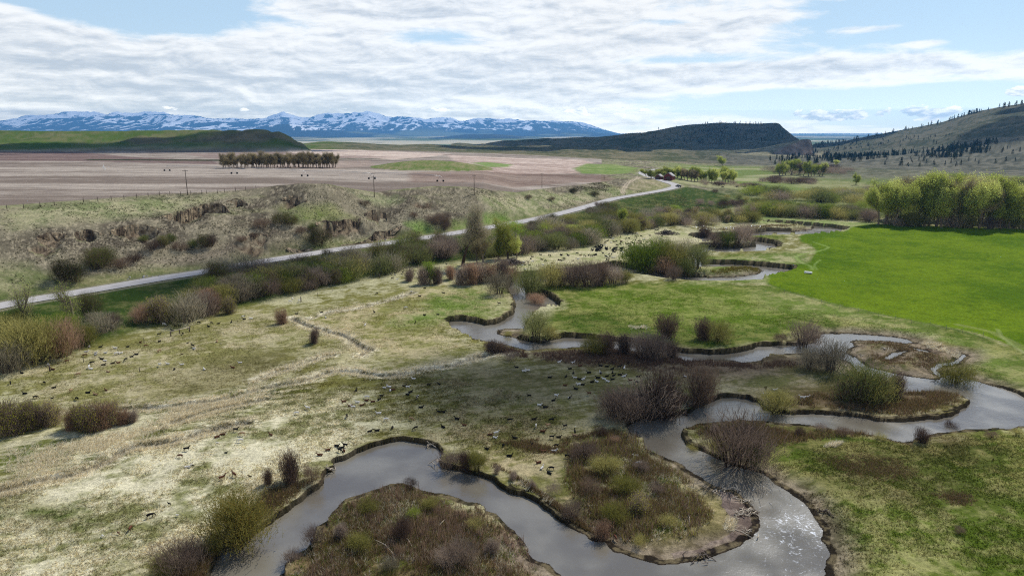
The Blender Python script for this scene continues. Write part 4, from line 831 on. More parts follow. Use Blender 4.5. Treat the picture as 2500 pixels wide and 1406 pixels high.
def tree_mesh(seed, leafy=1.0, leaf='lime', twig='grey', bark='bark', spread=.30, low=.28, crown_n=5200):
    rs = np.random.RandomState(seed); T = []; tips = []
    def grow(p, d, L, r, lvl):
        n = 4; pts = [p]; dd = d.copy()
        for i in range(n):
            dd = dd + rs.normal(size=3) * .13 + np.array([0, 0, .05]); dd /= np.linalg.norm(dd); pts.append(pts[-1] + dd * L / n)
        T.append(tube(pts, np.linspace(r, r * .5, n + 1), 6 if lvl == 0 else 4))
        if lvl >= 2: tips.extend(pts[2:]); return
        for k in range(7 if lvl == 0 else 5):
            t = rs.uniform(.35 if lvl == 0 else .25, 1.0); q = pts[int(t * n)]; a = rs.uniform(0, 2 * math.pi)
            s = (spread * 2.1) * rs.uniform(.7, 1.3); nd = dd * .8 + np.array([math.cos(a) * s, math.sin(a) * s, .25]); nd /= np.linalg.norm(nd)
            grow(q, nd, L * rs.uniform(.42, .62), r * .42, lvl + 1)
    grow(np.array([0, 0, -.02]), np.array([0, 0, 1.0]), .62, .024, 0)
    tips = np.array(tips); tv, tf = joinm(T); sc_ = .94 / max(tv[:, 2].max(), tips[:, 2].max()); tv = tv * [1.15, 1.15, sc_]; tips = tips * [1.15, 1.15, sc_]; me_t = mesh_np('trunk', tv, tf, MAT[bark])
    n = crown_n; tips = tips[tips[:, 2] > low]; c = tips[rs.randint(0, len(tips), n)]; p = c + rs.normal(size=(n, 3)) * .045
    d = p - [0, 0, .3]; d /= np.linalg.norm(d, axis=1)[:, None]; d = d + [0, 0, .5] + rs.normal(size=(n, 3)) * .4; d /= np.linalg.norm(d, axis=1)[:, None]
    tw = ribbons(p - d * .035, p + d * .04, .0022, .0010, seed); v, fs = tw[0], [tw[1]]; nl = int(n * leafy)
    if nl:
        q = p[rs.randint(0, n, nl)] + rs.normal(size=(nl, 3)) * .02; v, fs = joinm([tw, leaves(q, .0085, seed + 3)])
    me = mesh_np('crown', v, fs, [MAT[twig], MAT[leaf]])
    if nl: mi = np.zeros(len(me.polygons), np.int32); mi[len(tw[1]):] = 1; me.polygons.foreach_set('material_index', mi)
    return me_t, me
def pine_mesh(seed):
    rs = np.random.RandomState(seed); n = 150; h = rs.uniform(.08, 1, n); r = (1 - h) ** .8 * .22 * rs.uniform(.4, 1.15, n) + .01; a = rs.uniform(0, 2 * math.pi, n)
    p = np.stack([np.cos(a) * r, np.sin(a) * r, h * .97], 1); t = tube([(0, 0, -.05), (0, 0, .5), (0, 0, .95)], [.022, .014, .004], 4)
    v, f = joinm([t, leaves(p, .055, seed)]); me = mesh_np('pine_tree', v, f, [MAT['barkd'], MAT['pine']]); mi = np.ones(len(me.polygons), np.int32); mi[:len(t[1])] = 0; me.polygons.foreach_set('material_index', mi); return me
# kinds: look words, prototypes
KIND = {
 'grey': ('grey leafless willow shrub', dict(shape='dome', twig='grey')), 'purple': ('purplish brown leafless willow shrub', dict(shape='dome', twig='purple')), 'dark': ('dark brown leafless willow shrub', dict(shape='upright', twig='dark', dense=1.2)),
 'red': ('reddish brown willow shrub', dict(shape='dome', twig='red', leafy=.2, leaf='red', dense=1.2)), 'olive': ('olive budding willow shrub', dict(shape='dome', twig='olive', leafy=1.0, leaf='olive')), 'green': ('green leafing willow shrub', dict(shape='dome', twig='green', leafy=1.4, leaf='green')),
 'sage': ('grey green leafing shrub', dict(shape='dome', twig='sage', leafy=.6, leaf='sage')), 'dkgreen': ('dark green dense shrub', dict(shape='wide', twig='dark', leafy=2.0, leaf='dkgreen')), 'yellow': ('yellow green thin willow clump', dict(shape='reed', twig='purple', leafy=.7, leaf='yellow')),
 'ochre': ('ochre yellow rounded willow shrub', dict(shape='dome', twig='olive', leafy=1.7, leaf='ochre', dense=1.3)), 'reed': ('reddish thin stemmed willow clump', dict(shape='reed', twig='red', dense=1.1)), 'reedg': ('grey brown thin stemmed willow clump', dict(shape='reed', twig='purple', dense=1.1)),
 'darkdome': ('low dark bare brush shrub', dict(shape='wide', twig='dark', dense=1.2)), 'bright': ('bright green leafy shrub', dict(shape='dome', twig='olive', leafy=2.0, leaf='bright'))}
PROTO = {k: [bush_mesh(100 + 10 * i + j, **a) for j in range(3)] for i, (k, (_, a)) in enumerate(KIND.items())}
TREE = {'cottonwood': ('yellow green leafing cottonwood tree', [tree_mesh(300 + j, 2.2, 'lime', 'olive', crown_n=6500) for j in range(4)]), 'bare': ('bare grey cottonwood tree', [tree_mesh(320 + j, .7, 'ochre', 'grey', crown_n=6500) for j in range(3)]),
        'bigbare': ('tall bare cottonwood tree with thick dark trunk', [tree_mesh(340, .15, 'sage', 'grey', 'barkd', spread=.2, crown_n=9000)]), 'young': ('young cottonwood with pale stem and fresh green leaves', [tree_mesh(350, .55, 'lime', 'grey', 'bark', .22, .2, 2400), tree_mesh(351, .8, 'lime', 'grey', 'bark', .22, .2, 1700)]),
        'gtree': ('green leafing tree', [tree_mesh(360 + j, 1.6, 'green', 'olive', 'barkd', .34, .22, 6500) for j in range(2)])}
PINE = [pine_mesh(400 + j) for j in range(4)]
PUT = []
def put(kind, px, py, hpx, wf=1.0, where='', pos=None, grp=None):
    p = hit(px, py) if pos is None else pos
    if pos is not None and 480 < px < 1560:     # the road stays in view above most of the belt
        ry = np.interp(px, [q[0] for q in ROADPX[:22]], [q[1] for q in ROADPX[:22]]) + 6
        if py - hpx * 1.1 < ry and rnd.random() < .86: hpx = max((py - ry) / 1.1, 8)
    if p is not None: PUT.append((hpx * 1.1, kind, px, py, wf, p, grp, rnd.random(), rnd.uniform(0, 6.28), rnd.uniform(.92, 1.08)))
def place_all():
    """the 300 willow shrubs that show largest stand as objects, the far rest is one thicket"""
    PUT.sort(key=lambda q: -q[0]); nw = 0; far_ = []
    for hpx, kind, px, py, wf, p, grp, rv, rz, k in PUT:
        h = hpx / F * math.hypot(p[1], CAMH - p[2]); tree = kind in TREE; look, pr = TREE[kind] if tree else (KIND[kind][0], PROTO[kind]); v_ = int(rv * len(pr)); ms, mc_ = pr[v_]
        if not tree and 'willow' in look:
            nw += 1
            if nw > 300: far_.append((p[0], p[1], p[2] - .02 * h, h, rz, kind, v_, wf * k)); continue
        e = bpy.data.objects.new('cottonwood_tree' if tree else 'willow_shrub' if 'willow' in look else 'shrub', None); COL.objects.link(e); e.empty_display_size = .3
        e.location = (p[0], p[1], p[2] - .02 * h); e.rotation_euler = (0, 0, rz); e.scale = (h * wf * k, h * wf / k, h)
        link('trunk' if tree else 'stems', ms, e); link('crown', mc_, e)
        e['category'] = 'tree' if tree else 'shrub'; ALL.append((e, look, px, py, hpx, ''))
        if grp: e['group'] = grp
    mats = list(MAT.values()); names = [m.name for m in mats]; vs, fs, mi, off = [], [], [], 0; cache = {}
    for x_, y_, z_, h, rz, kind, v_, wf in far_:
        if (kind, v_) not in cache:
            m = PROTO[kind][v_][1]; v = np.empty(len(m.vertices) * 3, np.float32); m.vertices.foreach_get('co', v); a = np.zeros(len(m.polygons), np.int32); m.polygons.foreach_get('material_index', a)
            lut = np.array([names.index(q.name) for q in m.materials]); q4 = v.reshape(-1, 4, 3); pick = np.random.RandomState(v_).rand(len(q4)) < .42; q4 = q4[pick]; c_ = q4.mean(1, keepdims=True); q4 = c_ + (q4 - c_) * [1.25, 1.25, 1.25]; cache[(kind, v_)] = (q4.reshape(-1, 3), lut[a[pick]])
        v, a = cache[(kind, v_)]; c_, s_ = math.cos(rz), math.sin(rz); w = v * [h * wf, h * wf, h]
        vs.append(np.stack([w[:, 0] * c_ - w[:, 1] * s_ + x_, w[:, 0] * s_ + w[:, 1] * c_ + y_, w[:, 2] + z_], 1)); mi.append(a)
    if vs:
        v = np.concatenate(vs); me = mesh_np('willow_thicket', v, [np.arange(len(v)).reshape(-1, 4)], mats); me.polygons.foreach_set('material_index', np.concatenate(mi)); o = link('willow_thicket', me); o['kind'] = 'stuff'; tagt(o, 'distant thicket of small grey and olive willows across the valley floor', 'willow thicket')
SH = """585 1326 120 ochre 1.05|712 1178 78 dark .9|655 1182 50 dark .9|762 1176 52 darkdome .8|1100 1142 58 purple 1.1|1140 1146 60 dark 1.0|1165 1150 60 olive .8|1795 1138 130 purple 1.1|1755 1110 60 olive .8|1840 1135 60 sage .9
1620 1018 112 dark 1.1|1590 1020 96 purple 1.1|1540 1022 80 purple 1.3|1500 1015 66 purple 1.2|1708 980 88 dark 1.0|1895 1008 56 olive 1.3|1628 822 56 dark 1.3|1718 828 52 dark 1.2|1756 832 50 olive 1.2|1958 842 60 purple 1.3|1905 834 20 darkdome 1.0
1975 900 52 grey 1.0|2028 905 76 grey 1.1|2105 978 98 sage 1.0|2080 978 60 purple 1.0|2125 976 80 olive 1.1|2185 968 64 reedg 1.2|2150 975 60 reedg 1.2|2330 940 62 olive 1.1|2252 1080 46 dark 1.2|2320 1048 26 darkdome 1.1|1308 824 62 sage 1.0|1340 826 30 olive 1.2
1450 862 46 olive 1.1|1485 864 52 dark 1.2|1525 864 50 reedg 1.4|1570 868 60 purple 1.1|1605 874 62 purple 1.2|1640 872 40 dark 1.1|1218 718 58 grey .9|1292 720 74 sage .9|1310 745 30 red 1.2|1345 698 58 olive 1.0|1372 696 52 purple 1.0
1400 698 58 purple 1.0|1432 698 62 purple 1.0|1462 696 56 dark 1.2|1495 692 46 purple 1.0|1525 690 30 olive 1.2|1575 662 78 green 1.2|1612 640 62 grey 1.0|1640 656 66 olive 1.0|1668 640 58 grey 1.0|1700 655 58 sage 1.0
1625 670 46 red 1.0|1590 668 22 yellow 1.8|1645 682 34 purple 1.0|1672 672 40 sage 1.0|1560 640 40 sage 1.0|1750 602 38 purple 1.0|1775 600 36 green 1.0|1798 595 48 purple .9|1818 590 44 purple .8|1720 580 30 dark 1.4
14 1062 84 yellow 1.3|45 1055 62 reedg 1.3|72 1048 72 yellow 1.2|105 1040 52 reedg 1.2|130 1036 60 yellow 1.2|178 1046 54 reed 1.3|198 1048 56 yellow 1.2|222 1052 70 yellow 1.3|245 1046 64 reed 1.3|268 1038 58 yellow 1.2|300 1034 40 reed 1.5|325 1030 30 reedg 1.5
688 790 38 reed 1.3|768 838 42 reedg 1.0|1050 692 52 bright .55|1035 694 44 reedg 1.3|1068 692 42 reedg 1.3|1000 686 34 reedg 1.3|1100 682 34 reed 1.4|1128 694 48 reedg 1.4|1150 694 52 reed 1.3|1172 690 48 reedg 1.4|1198 688 44 reed 1.4|1222 680 50 reedg 1.3|1245 684 36 red 1.2
14 908 74 grey 1.2|55 888 108 olive 1.0|105 876 104 olive 1.0|158 868 88 red .9|20 832 66 olive 1.1|128 840 70 green .9|190 838 56 olive 1.0|212 842 46 olive 1.0|222 780 64 dkgreen .6|250 812 52 grey 1.2|275 800 40 purple 1.1|60 800 50 sage 1.2|165 812 50 green .9
350 784 44 red 1.2|388 786 64 yellow 1.3|420 780 46 olive 1.1|456 786 74 grey 1.1|495 772 56 purple 1.1|520 764 50 reed 1.4|535 708 66 dkgreen .7|560 735 60 grey 1.1|590 728 60 grey 1.1|560 765 40 yellow 1.4|475 745 40 olive 1.2
160 684 50 dkgreen .8|185 686 40 dkgreen .8|232 656 46 dkgreen .8|262 650 40 dkgreen .8|245 640 36 dkgreen .9|300 655 26 darkdome 1.2|330 640 22 darkdome 1.2|350 590 16 sage 1.4|372 612 26 darkdome 1.0|400 600 24 dkgreen .9|420 590 20 sage 1.0|440 612 22 darkdome 1.0|470 606 22 sage 1.0|500 602 30 dkgreen .8|515 600 28 darkdome .9
640 556 22 darkdome 1.3|690 545 26 dkgreen 1.1|710 548 22 dkgreen 1.0|735 570 16 darkdome 1.2|778 600 44 dkgreen .9|800 640 30 dkgreen .7|590 590 14 darkdome 1.2|620 580 12 darkdome 1.2|760 560 14 sage 1.2|890 502 14 darkdome 1.3|1060 548 26 darkdome 1.0|1082 545 26 darkdome 1.0|1085 560 22 darkdome 1.0|1075 595 30 dkgreen 1.0|1010 530 12 darkdome 1.2
1345 490 9 darkdome 1.4|1300 560 20 dkgreen .9|1345 545 22 dkgreen 1.1|1440 520 14 darkdome 1.2|1490 530 36 dkgreen .7|1475 515 22 dkgreen .7|1460 505 12 darkdome|1290 486 10 darkdome 1.3|1650 524 22 bright 1.2|1680 522 14 darkdome 1.2|1700 515 12 darkdome|1745 470 7 darkdome 1.5
2340 1300 20 darkdome 1.0|960 650 50 dkgreen .6|925 640 50 dkgreen .7|1010 612 46 dkgreen .7|860 655 56 grey 1.1|1450 478 10 dkgreen 1.6|1400 470 10 dkgreen 1.6|1240 820 12 olive 1.6
980 1312 66 dark 1.2|1130 1372 74 purple 1.1|1088 1382 56 purple 1.1|900 1252 44 olive 1.3|832 1312 48 reedg 1.5|1000 1192 30 darkdome 1.0|1200 1352 46 reedg 1.5|768 1322 48 purple 1.2|712 1372 42 purple 1.2|1050 1242 38 olive 1.3|880 1342 48 olive 1.4|950 1392 40 grey 1.2|1010 1262 30 green 1.2|1160 1290 34 olive 1.2
440 1396 84 purple 1.1|400 1402 56 olive 1.2|474 1366 56 purple 1.1|520 1346 36 olive 1.4|1425 1122 56 purple 1.3|1480 1154 56 olive 1.3|1530 1204 56 olive 1.4|1440 1204 44 darkdome 1.0|1400 1262 46 purple 1.3|1500 1272 54 olive 1.4|1560 1252 46 yellow 1.6|1600 1204 38 purple 1.3|1470 1312 44 reed 1.6|1352 1204 34 purple 1.2|1562 1152 36 purple 1.3|1632 1284 34 olive 1.4
1302 1192 28 reedg 1.5|1252 1172 32 reedg 1.4|1212 1156 28 reedg 1.4|1832 1062 28 darkdome 1.0|1952 1062 26 darkdome 1.1|2060 1064 28 darkdome 1.1|1742 1058 34 reedg 1.3|1462 1062 28 darkdome 1.1|1502 1082 24 red 1.3|2000 1052 24 purple 1.6|2150 1072 20 olive 1.6|1560 1330 30 olive 1.4|1690 1100 22 olive 1.4|2420 1068 20 darkdome 1.2|2480 1060 18 olive 1.4|1250 880 22 purple 1.5|1200 858 30 reedg 1.8|1225 862 30 dark 1.3"""
for row in SH.replace('\n', '|').split('|'):
    q = row.split(); k_ = .78 if float(q[1]) > 1045 and float(q[2]) < 75 and q[3] not in ('yellow', 'reed') else 1.0; put(q[3], float(q[0]), float(q[1]), float(q[2]) * k_, float(q[4]) if len(q) > 4 else 1.0)
for px, py, h, k, wf in [(1128, 648, 142, 'bigbare', 1.0), (1180, 640, 74, 'bare', 1.0), (1165, 642, 60, 'bare', .9), (1240, 632, 94, 'gtree', 1.0), (1218, 632, 60, 'gtree', .8), (1262, 630, 50, 'cottonwood', .9), (48, 800, 108, 'young', 1.0), (178, 806, 112, 'young', 1.1), (1512, 562, 50, 'cottonwood', .8),
                         (1765, 406, 24, 'cottonwood', 1.6), (2090, 452, 28, 'cottonwood', 1.2), (2045, 406, 14, 'cottonwood', 1.6), (1590, 436, 22, 'gtree', 1.8), (1578, 432, 18, 'cottonwood', 1.6), (1888, 485, 22, 'bare', 1.0), (1905, 486, 24, 'bare', 1.0)]:
    put(k, px, py, h, wf)
def belt(pts, n, kinds, h0, h1, where, wf=1.1, grp=None, mind=0.0):
    Wp = wpoly(pts); P = np.array(Wp); lo, hi = P.min(0), P.max(0); got = []; tries = 0
    while len(got) < n and tries < n * 60:
        tries += 1; q = (rnd.uniform(lo[0], hi[0]), rnd.uniform(lo[1], hi[1]))
        if not inside(Wp, np.array([q[0]]), np.array([q[1]]))[0]: continue
        if any((q[0] - g[0]) ** 2 + (q[1] - g[1]) ** 2 < mind ** 2 for g in got): continue
        got.append(q); z_ = float(zgrid(np.array([q[0]]), np.array([q[1]]))[0]); px, py = proj(q[0], q[1], z_)
        hm = rnd.uniform(h0, h1); put(rnd.choice(kinds), px, py, hm * F / math.hypot(q[1], CAMH - z_), wf * rnd.uniform(.85, 1.2), where, (q[0], q[1], z_), grp)
def proj(x, y, z):
    z = z - CAMH; f = y * cp - z * sp_; up = y * sp_ + z * cp
    return 1250 + F * x / f, 703 - F * up / f
G_ = 'willow shrubs between the road and the creek'
belt([(500, 762), (620, 730), (835, 692), (825, 668), (600, 695), (490, 742)], 40, ['reedg', 'reed', 'purple', 'purple', 'grey', 'yellow', 'yellow', 'olive', 'green'], 4.2, 6.4, 'in the belt below the road', 1.25, G_, 2.0)
belt([(480, 740), (560, 660), (680, 640), (850, 630), (960, 612), (1110, 595), (1110, 640), (1000, 655), (850, 690), (700, 700)], 78, ['grey', 'grey', 'purple', 'olive', 'sage', 'sage', 'dkgreen', 'green', 'green'], 4.5, 7.5, 'in the belt below the road', 1.25, G_, 2.4)
belt([(1150, 640), (1100, 600), (1200, 585), (1330, 552), (1480, 530), (1500, 552), (1450, 595), (1400, 612), (1300, 618)], 84, ['grey', 'sage', 'sage', 'olive', 'purple', 'green', 'green', 'bright'], 5, 8, 'in the thicket beyond the goats', 1.3, G_, 3)
belt([(1470, 535), (1620, 528), (1830, 536), (1860, 540), (1740, 552), (1600, 556), (1480, 580)], 62, ['purple', 'olive', 'grey', 'sage', 'sage', 'yellow', 'yellow', 'green'], 4, 7, 'in the thicket beyond the goats', 1.35, G_, 3.5)
belt([(1800, 524), (1850, 512), (2000, 520), (2140, 536), (2130, 542), (1980, 533)], 50, ['sage', 'green', 'olive', 'purple'], 5, 8, 'along the far edge of the small meadow', 1.3, 'willow shrubs beyond the field', 5)
belt([(2150, 480), (2500, 470), (2600, 500), (2500, 530), (2150, 520), (2060, 505)], 80, ['olive', 'olive', 'green', 'grey', 'sage'], 5, 8, 'behind the cottonwood row', 1.5, 'willow shrubs beyond the field', 8)
belt([(1820, 470), (1950, 478), (2120, 470), (2300, 440), (2500, 448), (2600, 470), (2150, 480), (2060, 500), (1960, 492), (1850, 486)], 120, ['olive', 'purple', 'grey', 'olive', 'sage', 'sage', 'green'], 5, 8, 'on the valley floor below the right hill', 2.2, 'willow shrubs on the far valley floor', 7)
belt([(1700, 482), (1820, 480), (1870, 500), (1780, 508), (1700, 498)], 14, ['purple', 'olive', 'sage', 'darkdome'], 2.5, 4.5, 'below the curve of the road', 1.4, G_, 5)
belt([(1850, 415), (2040, 412), (2120, 425), (1950, 428), (1850, 420)], 20, ['purple', 'darkdome', 'grey'], 4, 7, 'along the far edge of the valley', 2.4, 'willow shrubs on the far valley floor', 14)
belt([(1700, 445), (1840, 452), (1860, 458), (1700, 452)], 14, ['darkdome', 'purple', 'grey'], 2.5, 4, 'in the line below the barn trees', 2.0, 'willow shrubs on the far valley floor', 8)
belt([(1860, 440), (1980, 446), (1980, 450), (1860, 446)], 12, ['purple', 'darkdome'], 4, 6, 'in a dark line across the valley', 1.8, 'willow shrubs on the far valley floor', 8)
def trow(px0, py0, px1, py1, n, kinds, h0, h1, where, grp, wf=1.0, jy=3):
    for i in range(n):
        t = (i + rnd.uniform(.1, .9)) / n; put(rnd.choice(kinds), px0 + (px1 - px0) * t, py0 + (py1 - py0) * t - rnd.uniform(0, jy), rnd.uniform(h0, h1), wf * rnd.uniform(.85, 1.15), where, None, grp)
trow(2135, 549, 2520, 562, 30, ['cottonwood', 'cottonwood', 'cottonwood', 'bare'], 82, 122, 'in the front row beyond the bright field', 'cottonwoods beyond the bright green field', .9, 4)
trow(2150, 540, 2520, 552, 16, ['cottonwood', 'bare', 'cottonwood'], 70, 108, 'in the back row beyond the bright field', 'cottonwoods beyond the bright green field', 1.0, 8)
trow(2140, 548, 2500, 560, 16, ['grey', 'sage', 'purple'], 30, 46, 'under the cottonwood row', 'understory shrubs beyond the field', 1.2, 6) if False else None
trow(540, 412, 822, 411, 64, ['bare'], 27, 37, 'in the shelter belt on the ploughed bench', 'bare trees of the shelter belt', 1.0, 3)
trow(1600, 437, 1668, 438, 8, ['gtree', 'gtree', 'cottonwood'], 20, 28, 'around the red barns', 'trees around the barns', 1.6, 4)
trow(1665, 440, 1700, 444, 4, ['bare'], 22, 30, 'right of the red barns', 'trees around the barns', 1.4, 3)
trow(1702, 446, 1795, 450, 14, ['cottonwood'], 24, 38, 'in the row right of the barns', 'trees around the barns', 1.0, 3)
trow(1898, 430, 2012, 432, 13, ['cottonwood', 'cottonwood', 'bare'], 22, 36, 'in the grove below the rocky point', 'trees of the grove below the rocky point', 1.2, 4)
# understory below the cottonwoods
belt([(2150, 552), (2500, 564), (2560, 552), (2500, 540), (2150, 536)], 26, ['grey', 'sage', 'purple', 'olive'], 4, 7, 'under the cottonwood row', 1.3, 'willow shrubs beyond the field', 5)
place_all()
# pines on the slopes
def pines(pts, n, h0, h1, name, where, clump=0):
    Wp = wpoly(pts)
    if len(Wp) < 3: return
    P = np.array(Wp); lo, hi = P.min(0), P.max(0); k = 0; t = 0
    while k < n and t < n * 200:
        t += 1; q = (rnd.uniform(lo[0], hi[0]), rnd.uniform(lo[1], hi[1]))
        if not inside(Wp, np.array([q[0]]), np.array([q[1]]))[0]: continue
        if clump and float(fbm(np.array([q[0] / clump]), np.array([q[1] / clump]), 3, 55)[0]) < .5: continue
        z_ = float(zgrid(np.array([q[0]]), np.array([q[1]]))[0]); PN.append((q[0], q[1], z_, rnd.uniform(h0, h1), where)); k += 1
PN = []
pines([(2000, 385), (2060, 380), (2200, 378), (2330, 362), (2420, 350), (2450, 358), (2380, 378), (2300, 390), (2200, 405), (2100, 398), (2010, 398)], 300, 7, 13, '', 'dark pine in the wood on the lower right hill', 60)
pines([(1985, 375), (2060, 352), (2300, 330), (2500, 345), (2500, 400), (2300, 410), (2000, 400)], 240, 4, 8, '', 'dark pine scattered over the right hillside')
pines([(1990, 350), (2070, 346), (2100, 360), (2060, 390), (1990, 396)], 150, 7, 12, '', 'dark pine in the gap right of the rocky point')
pines([(1850, 392), (1990, 372), (2000, 400), (1900, 408)], 50, 7, 12, '', 'dark pine below the rocky point')
pines([(1500, 345), (1700, 315), (1900, 310), (1930, 345), (1700, 350), (1560, 352)], 160, 6, 12, '', 'dark pine scattered over the shaded far hill')
for i in range(64):     # along the skyline of the right hill
    px = rnd.uniform(1992, 2500); u = (px - 1990) / 510; yr = np.interp(px, [1990, 2060, 2100, 2200, 2300, 2340, 2370, 2440, 2500], [352, 345, 337, 318, 299, 286, 276, 261, 252])
    p = hit(px, yr + 3)
    if p is not None: PN.append((p[0], p[1] + 6, float(zgrid(np.array([p[0]]), np.array([p[1] + 6]))[0]), rnd.uniform(8, 15), 'dark pine on the skyline of the right hill'))
for i in range(20):
    px = rnd.choice([rnd.uniform(1700, 1910), rnd.uniform(1540, 1910)]); yr = np.interp(px, [1540, 1640, 1720, 1760, 1850, 1895], [325, 311, 302, 299, 302, 300]); p = hit(px, yr + 2.5)
    if p is not None: PN.append((p[0], p[1] + 5, float(zgrid(np.array([p[0]]), np.array([p[1] + 5]))[0]), rnd.uniform(8, 14), 'dark pine on the ridge of the shaded far hill'))
PN.sort(key=lambda q: q[1] / q[3]); 
for q in PN[:300]:
    o = link('pine_tree', PINE[rnd.randrange(4)], None, (q[0], q[1], q[2] - .3)); o.scale = (q[3] * rnd.uniform(.9, 1.5),) * 2 + (q[3],); o.rotation_euler = (0, 0, rnd.uniform(0, 6)); px, py = proj(*q[:3])
    ALL.append((o, q[4], px, py, 0, '#')); o['category'] = 'pine tree'; o['group'] = 'pines on the far hills'
def merged(name, items, meshes, mats):
    vs = []; fs = []; off = 0; data = []
    for m in meshes:
        v = np.empty(len(m.vertices) * 3, np.float32); m.vertices.foreach_get('co', v); l = np.empty(len(m.loops), np.int32); m.loops.foreach_get('vertex_index', l); data.append((v.reshape(-1, 3), l.reshape(-1, 4)))
    for (x_, y_, z_, s, a, mi) in items:
        v, f = data[mi]; c, s_ = math.cos(a), math.sin(a); w = v * s; w = np.stack([w[:, 0] * c - w[:, 1] * s_ + x_, w[:, 0] * s_ + w[:, 1] * c + y_, w[:, 2] + z_], 1); vs.append(w); fs.append(f + off); off += len(v)
    return mesh_np(name, np.concatenate(vs), fs, mats)
if len(PN) > 300:
    o = link('distant_pines', merged('distant_pines', [(q[0], q[1], q[2], q[3], rnd.uniform(0, 6), rnd.randrange(4)) for q in PN[300:]], PINE, [MAT['pine']])); o['kind'] = 'stuff'; tagt(o, 'remaining small dark pines dotted over the far hillsides', 'pine trees')

# ---------------- ground cover ----------------
mgc, ngc, bgc = new_mat('ground_cover'); agc = ngc.nodes.new('ShaderNodeAttribute'); agc.attribute_name = 'Col'
dgc = ngc.nodes.new('ShaderNodeBsdfDiffuse'); tgc = ngc.nodes.new('ShaderNodeBsdfTranslucent'); mgx = ngc.nodes.new('ShaderNodeMixShader'); mgx.inputs[0].default_value = .4
for n_ in (dgc, tgc): ngc.links.new(agc.outputs['Color'], n_.inputs[0])
ngc.links.new(dgc.outputs[0], mgx.inputs[1]); ngc.links.new(tgc.outputs[0], mgx.inputs[2]); ngc.links.new(mgx.outputs[0], ngc.nodes['Material Output'].inputs[0])
def scatter(pts, n, seed, soft=3.5):
    rs = np.random.RandomState(seed); Wp = wpoly(pts) if not isinstance(pts, np.ndarray) else pts; P = np.array(Wp); lo, hi = P.min(0), P.max(0); out = []; c = 0
    while c < n:
        q = rs.uniform(lo, hi, (n * 2, 2)); q = q[inside(Wp, q[:, 0], q[:, 1])]
        if soft:
            d, _ = dist_line(Wp, q[:, 0], q[:, 1], soft, True); pn = fbm(q[:, 0] / 7, q[:, 1] / 7, 3, seed + 60) * .7 + fbm(q[:, 0] / 2, q[:, 1] / 2, 2, seed + 61) * .3
            q = q[rs.uniform(0, 1, len(q)) < (d / soft) * sst(pn, .34, .56)]
        out.append(q); c += len(q)
        if len(out) > 60: break
    return np.concatenate(out)[:n]
def bil(G, X, Y):
    i = np.clip(np.round(np.interp(X / Y, aa, np.arange(len(aa)))).astype(int), 0, len(aa) - 1); j = np.clip(np.round(np.interp(Y, yy, np.arange(len(yy)))).astype(int), 0, len(yy) - 1); return G[i, j]
def tufts(q, h, w, k, spread, cols, seed, lean=(0, 0)):
    """k blades at every point; cols: (m,3) palette or per-point colours"""
    rs = np.random.RandomState(seed); dry_ = ~bil(wat, q[:, 0], q[:, 1]); q = q[dry_]; cols = cols[dry_] if len(cols) == len(dry_) and len(cols) > 20 else cols
    n = len(q); Q = np.repeat(q, k, 0); N = n * k; z0 = zgrid(Q[:, 0], Q[:, 1]); hh = h * rs.uniform(.5, 1.3, N) * np.repeat(rs.uniform(.6, 1.3, n), k)
    b = np.stack([Q[:, 0] + rs.normal(size=N) * spread * .3, Q[:, 1] + rs.normal(size=N) * spread * .3, z0 - .03], 1); t = b + np.stack([rs.normal(size=N) * spread + lean[0] * hh, rs.normal(size=N) * spread + lean[1] * hh, hh], 1)
    a = rs.uniform(0, math.pi, N); s = np.stack([np.cos(a), np.sin(a), np.zeros(N)], 1) * (w * rs.uniform(.6, 1.4, N))[:, None] / 2
    v = np.stack([b - s, b + s, t], 1).reshape(-1, 3)
    c = (np.repeat(cols, k, 0) if len(cols) == n and n > 20 else cols[rs.randint(0, len(cols), N)]) * rs.uniform(.7, 1.3, N)[:, None]
    return v, np.arange(N * 3).reshape(-1, 3), np.repeat(c, 3, 0)
def cover(name, sets, label, cat):
    v, f = joinm([(a, b) for a, b, _ in sets]); me = mesh_np(name, v, f, mgc, np.concatenate([c for _, _, c in sets])); o = link(name, me); o['kind'] = 'stuff'; tagt(o, label, cat)
pal = lambda *c: np.array([lin(*q) for q in c])
BRN = pal((107, 81, 60), (140, 109, 84), (100, 98, 46), (126, 117, 58), (154, 131, 102), (86, 72, 51), (117, 98, 74)); PRP = pal((107, 86, 72), (131, 107, 91), (91, 72, 58)); DRY = pal((244, 234, 202), (222, 210, 176), (252, 244, 222), (188, 172, 138)); GRN = pal((114, 131, 46), (140, 149, 65), (98, 112, 37))
sets = []
ISL1 = [(645, 1500), (695, 1392), (768, 1300), (852, 1218), (985, 1180), (1178, 1240), (1285, 1322), (1330, 1420), (1380, 1500)]
ISL2 = [(1385, 1090), (1540, 1060), (1690, 1170), (1750, 1260), (1700, 1320), (1540, 1335), (1420, 1280), (1370, 1180)]
sets += [tufts(scatter(ISL1, 9000, 1), .75, .045, 5, .22, BRN, 1), tufts(scatter(ISL1, 2200, 91), 1.1, .05, 6, .3, pal((150, 124, 104), (128, 104, 88), (164, 140, 116)), 91), tufts(scatter(ISL1, 1500, 92), .6, .06, 5, .3, DRY * .8, 92), tufts(scatter(ISL2, 2200, 93), 1.1, .05, 6, .3, pal((150, 124, 104), (128, 104, 88), (150, 146, 66)), 93), tufts(scatter(ISL2, 1800, 94), .6, .06, 5, .3, DRY * .85, 94), tufts(scatter(ISL1, 5000, 2), .4, .06, 4, .15, GRN, 2), tufts(scatter(ISL2, 9000, 3), .8, .045, 5, .22, BRN, 3), tufts(scatter(ISL2, 3000, 4), .5, .06, 4, .2, GRN, 4)]
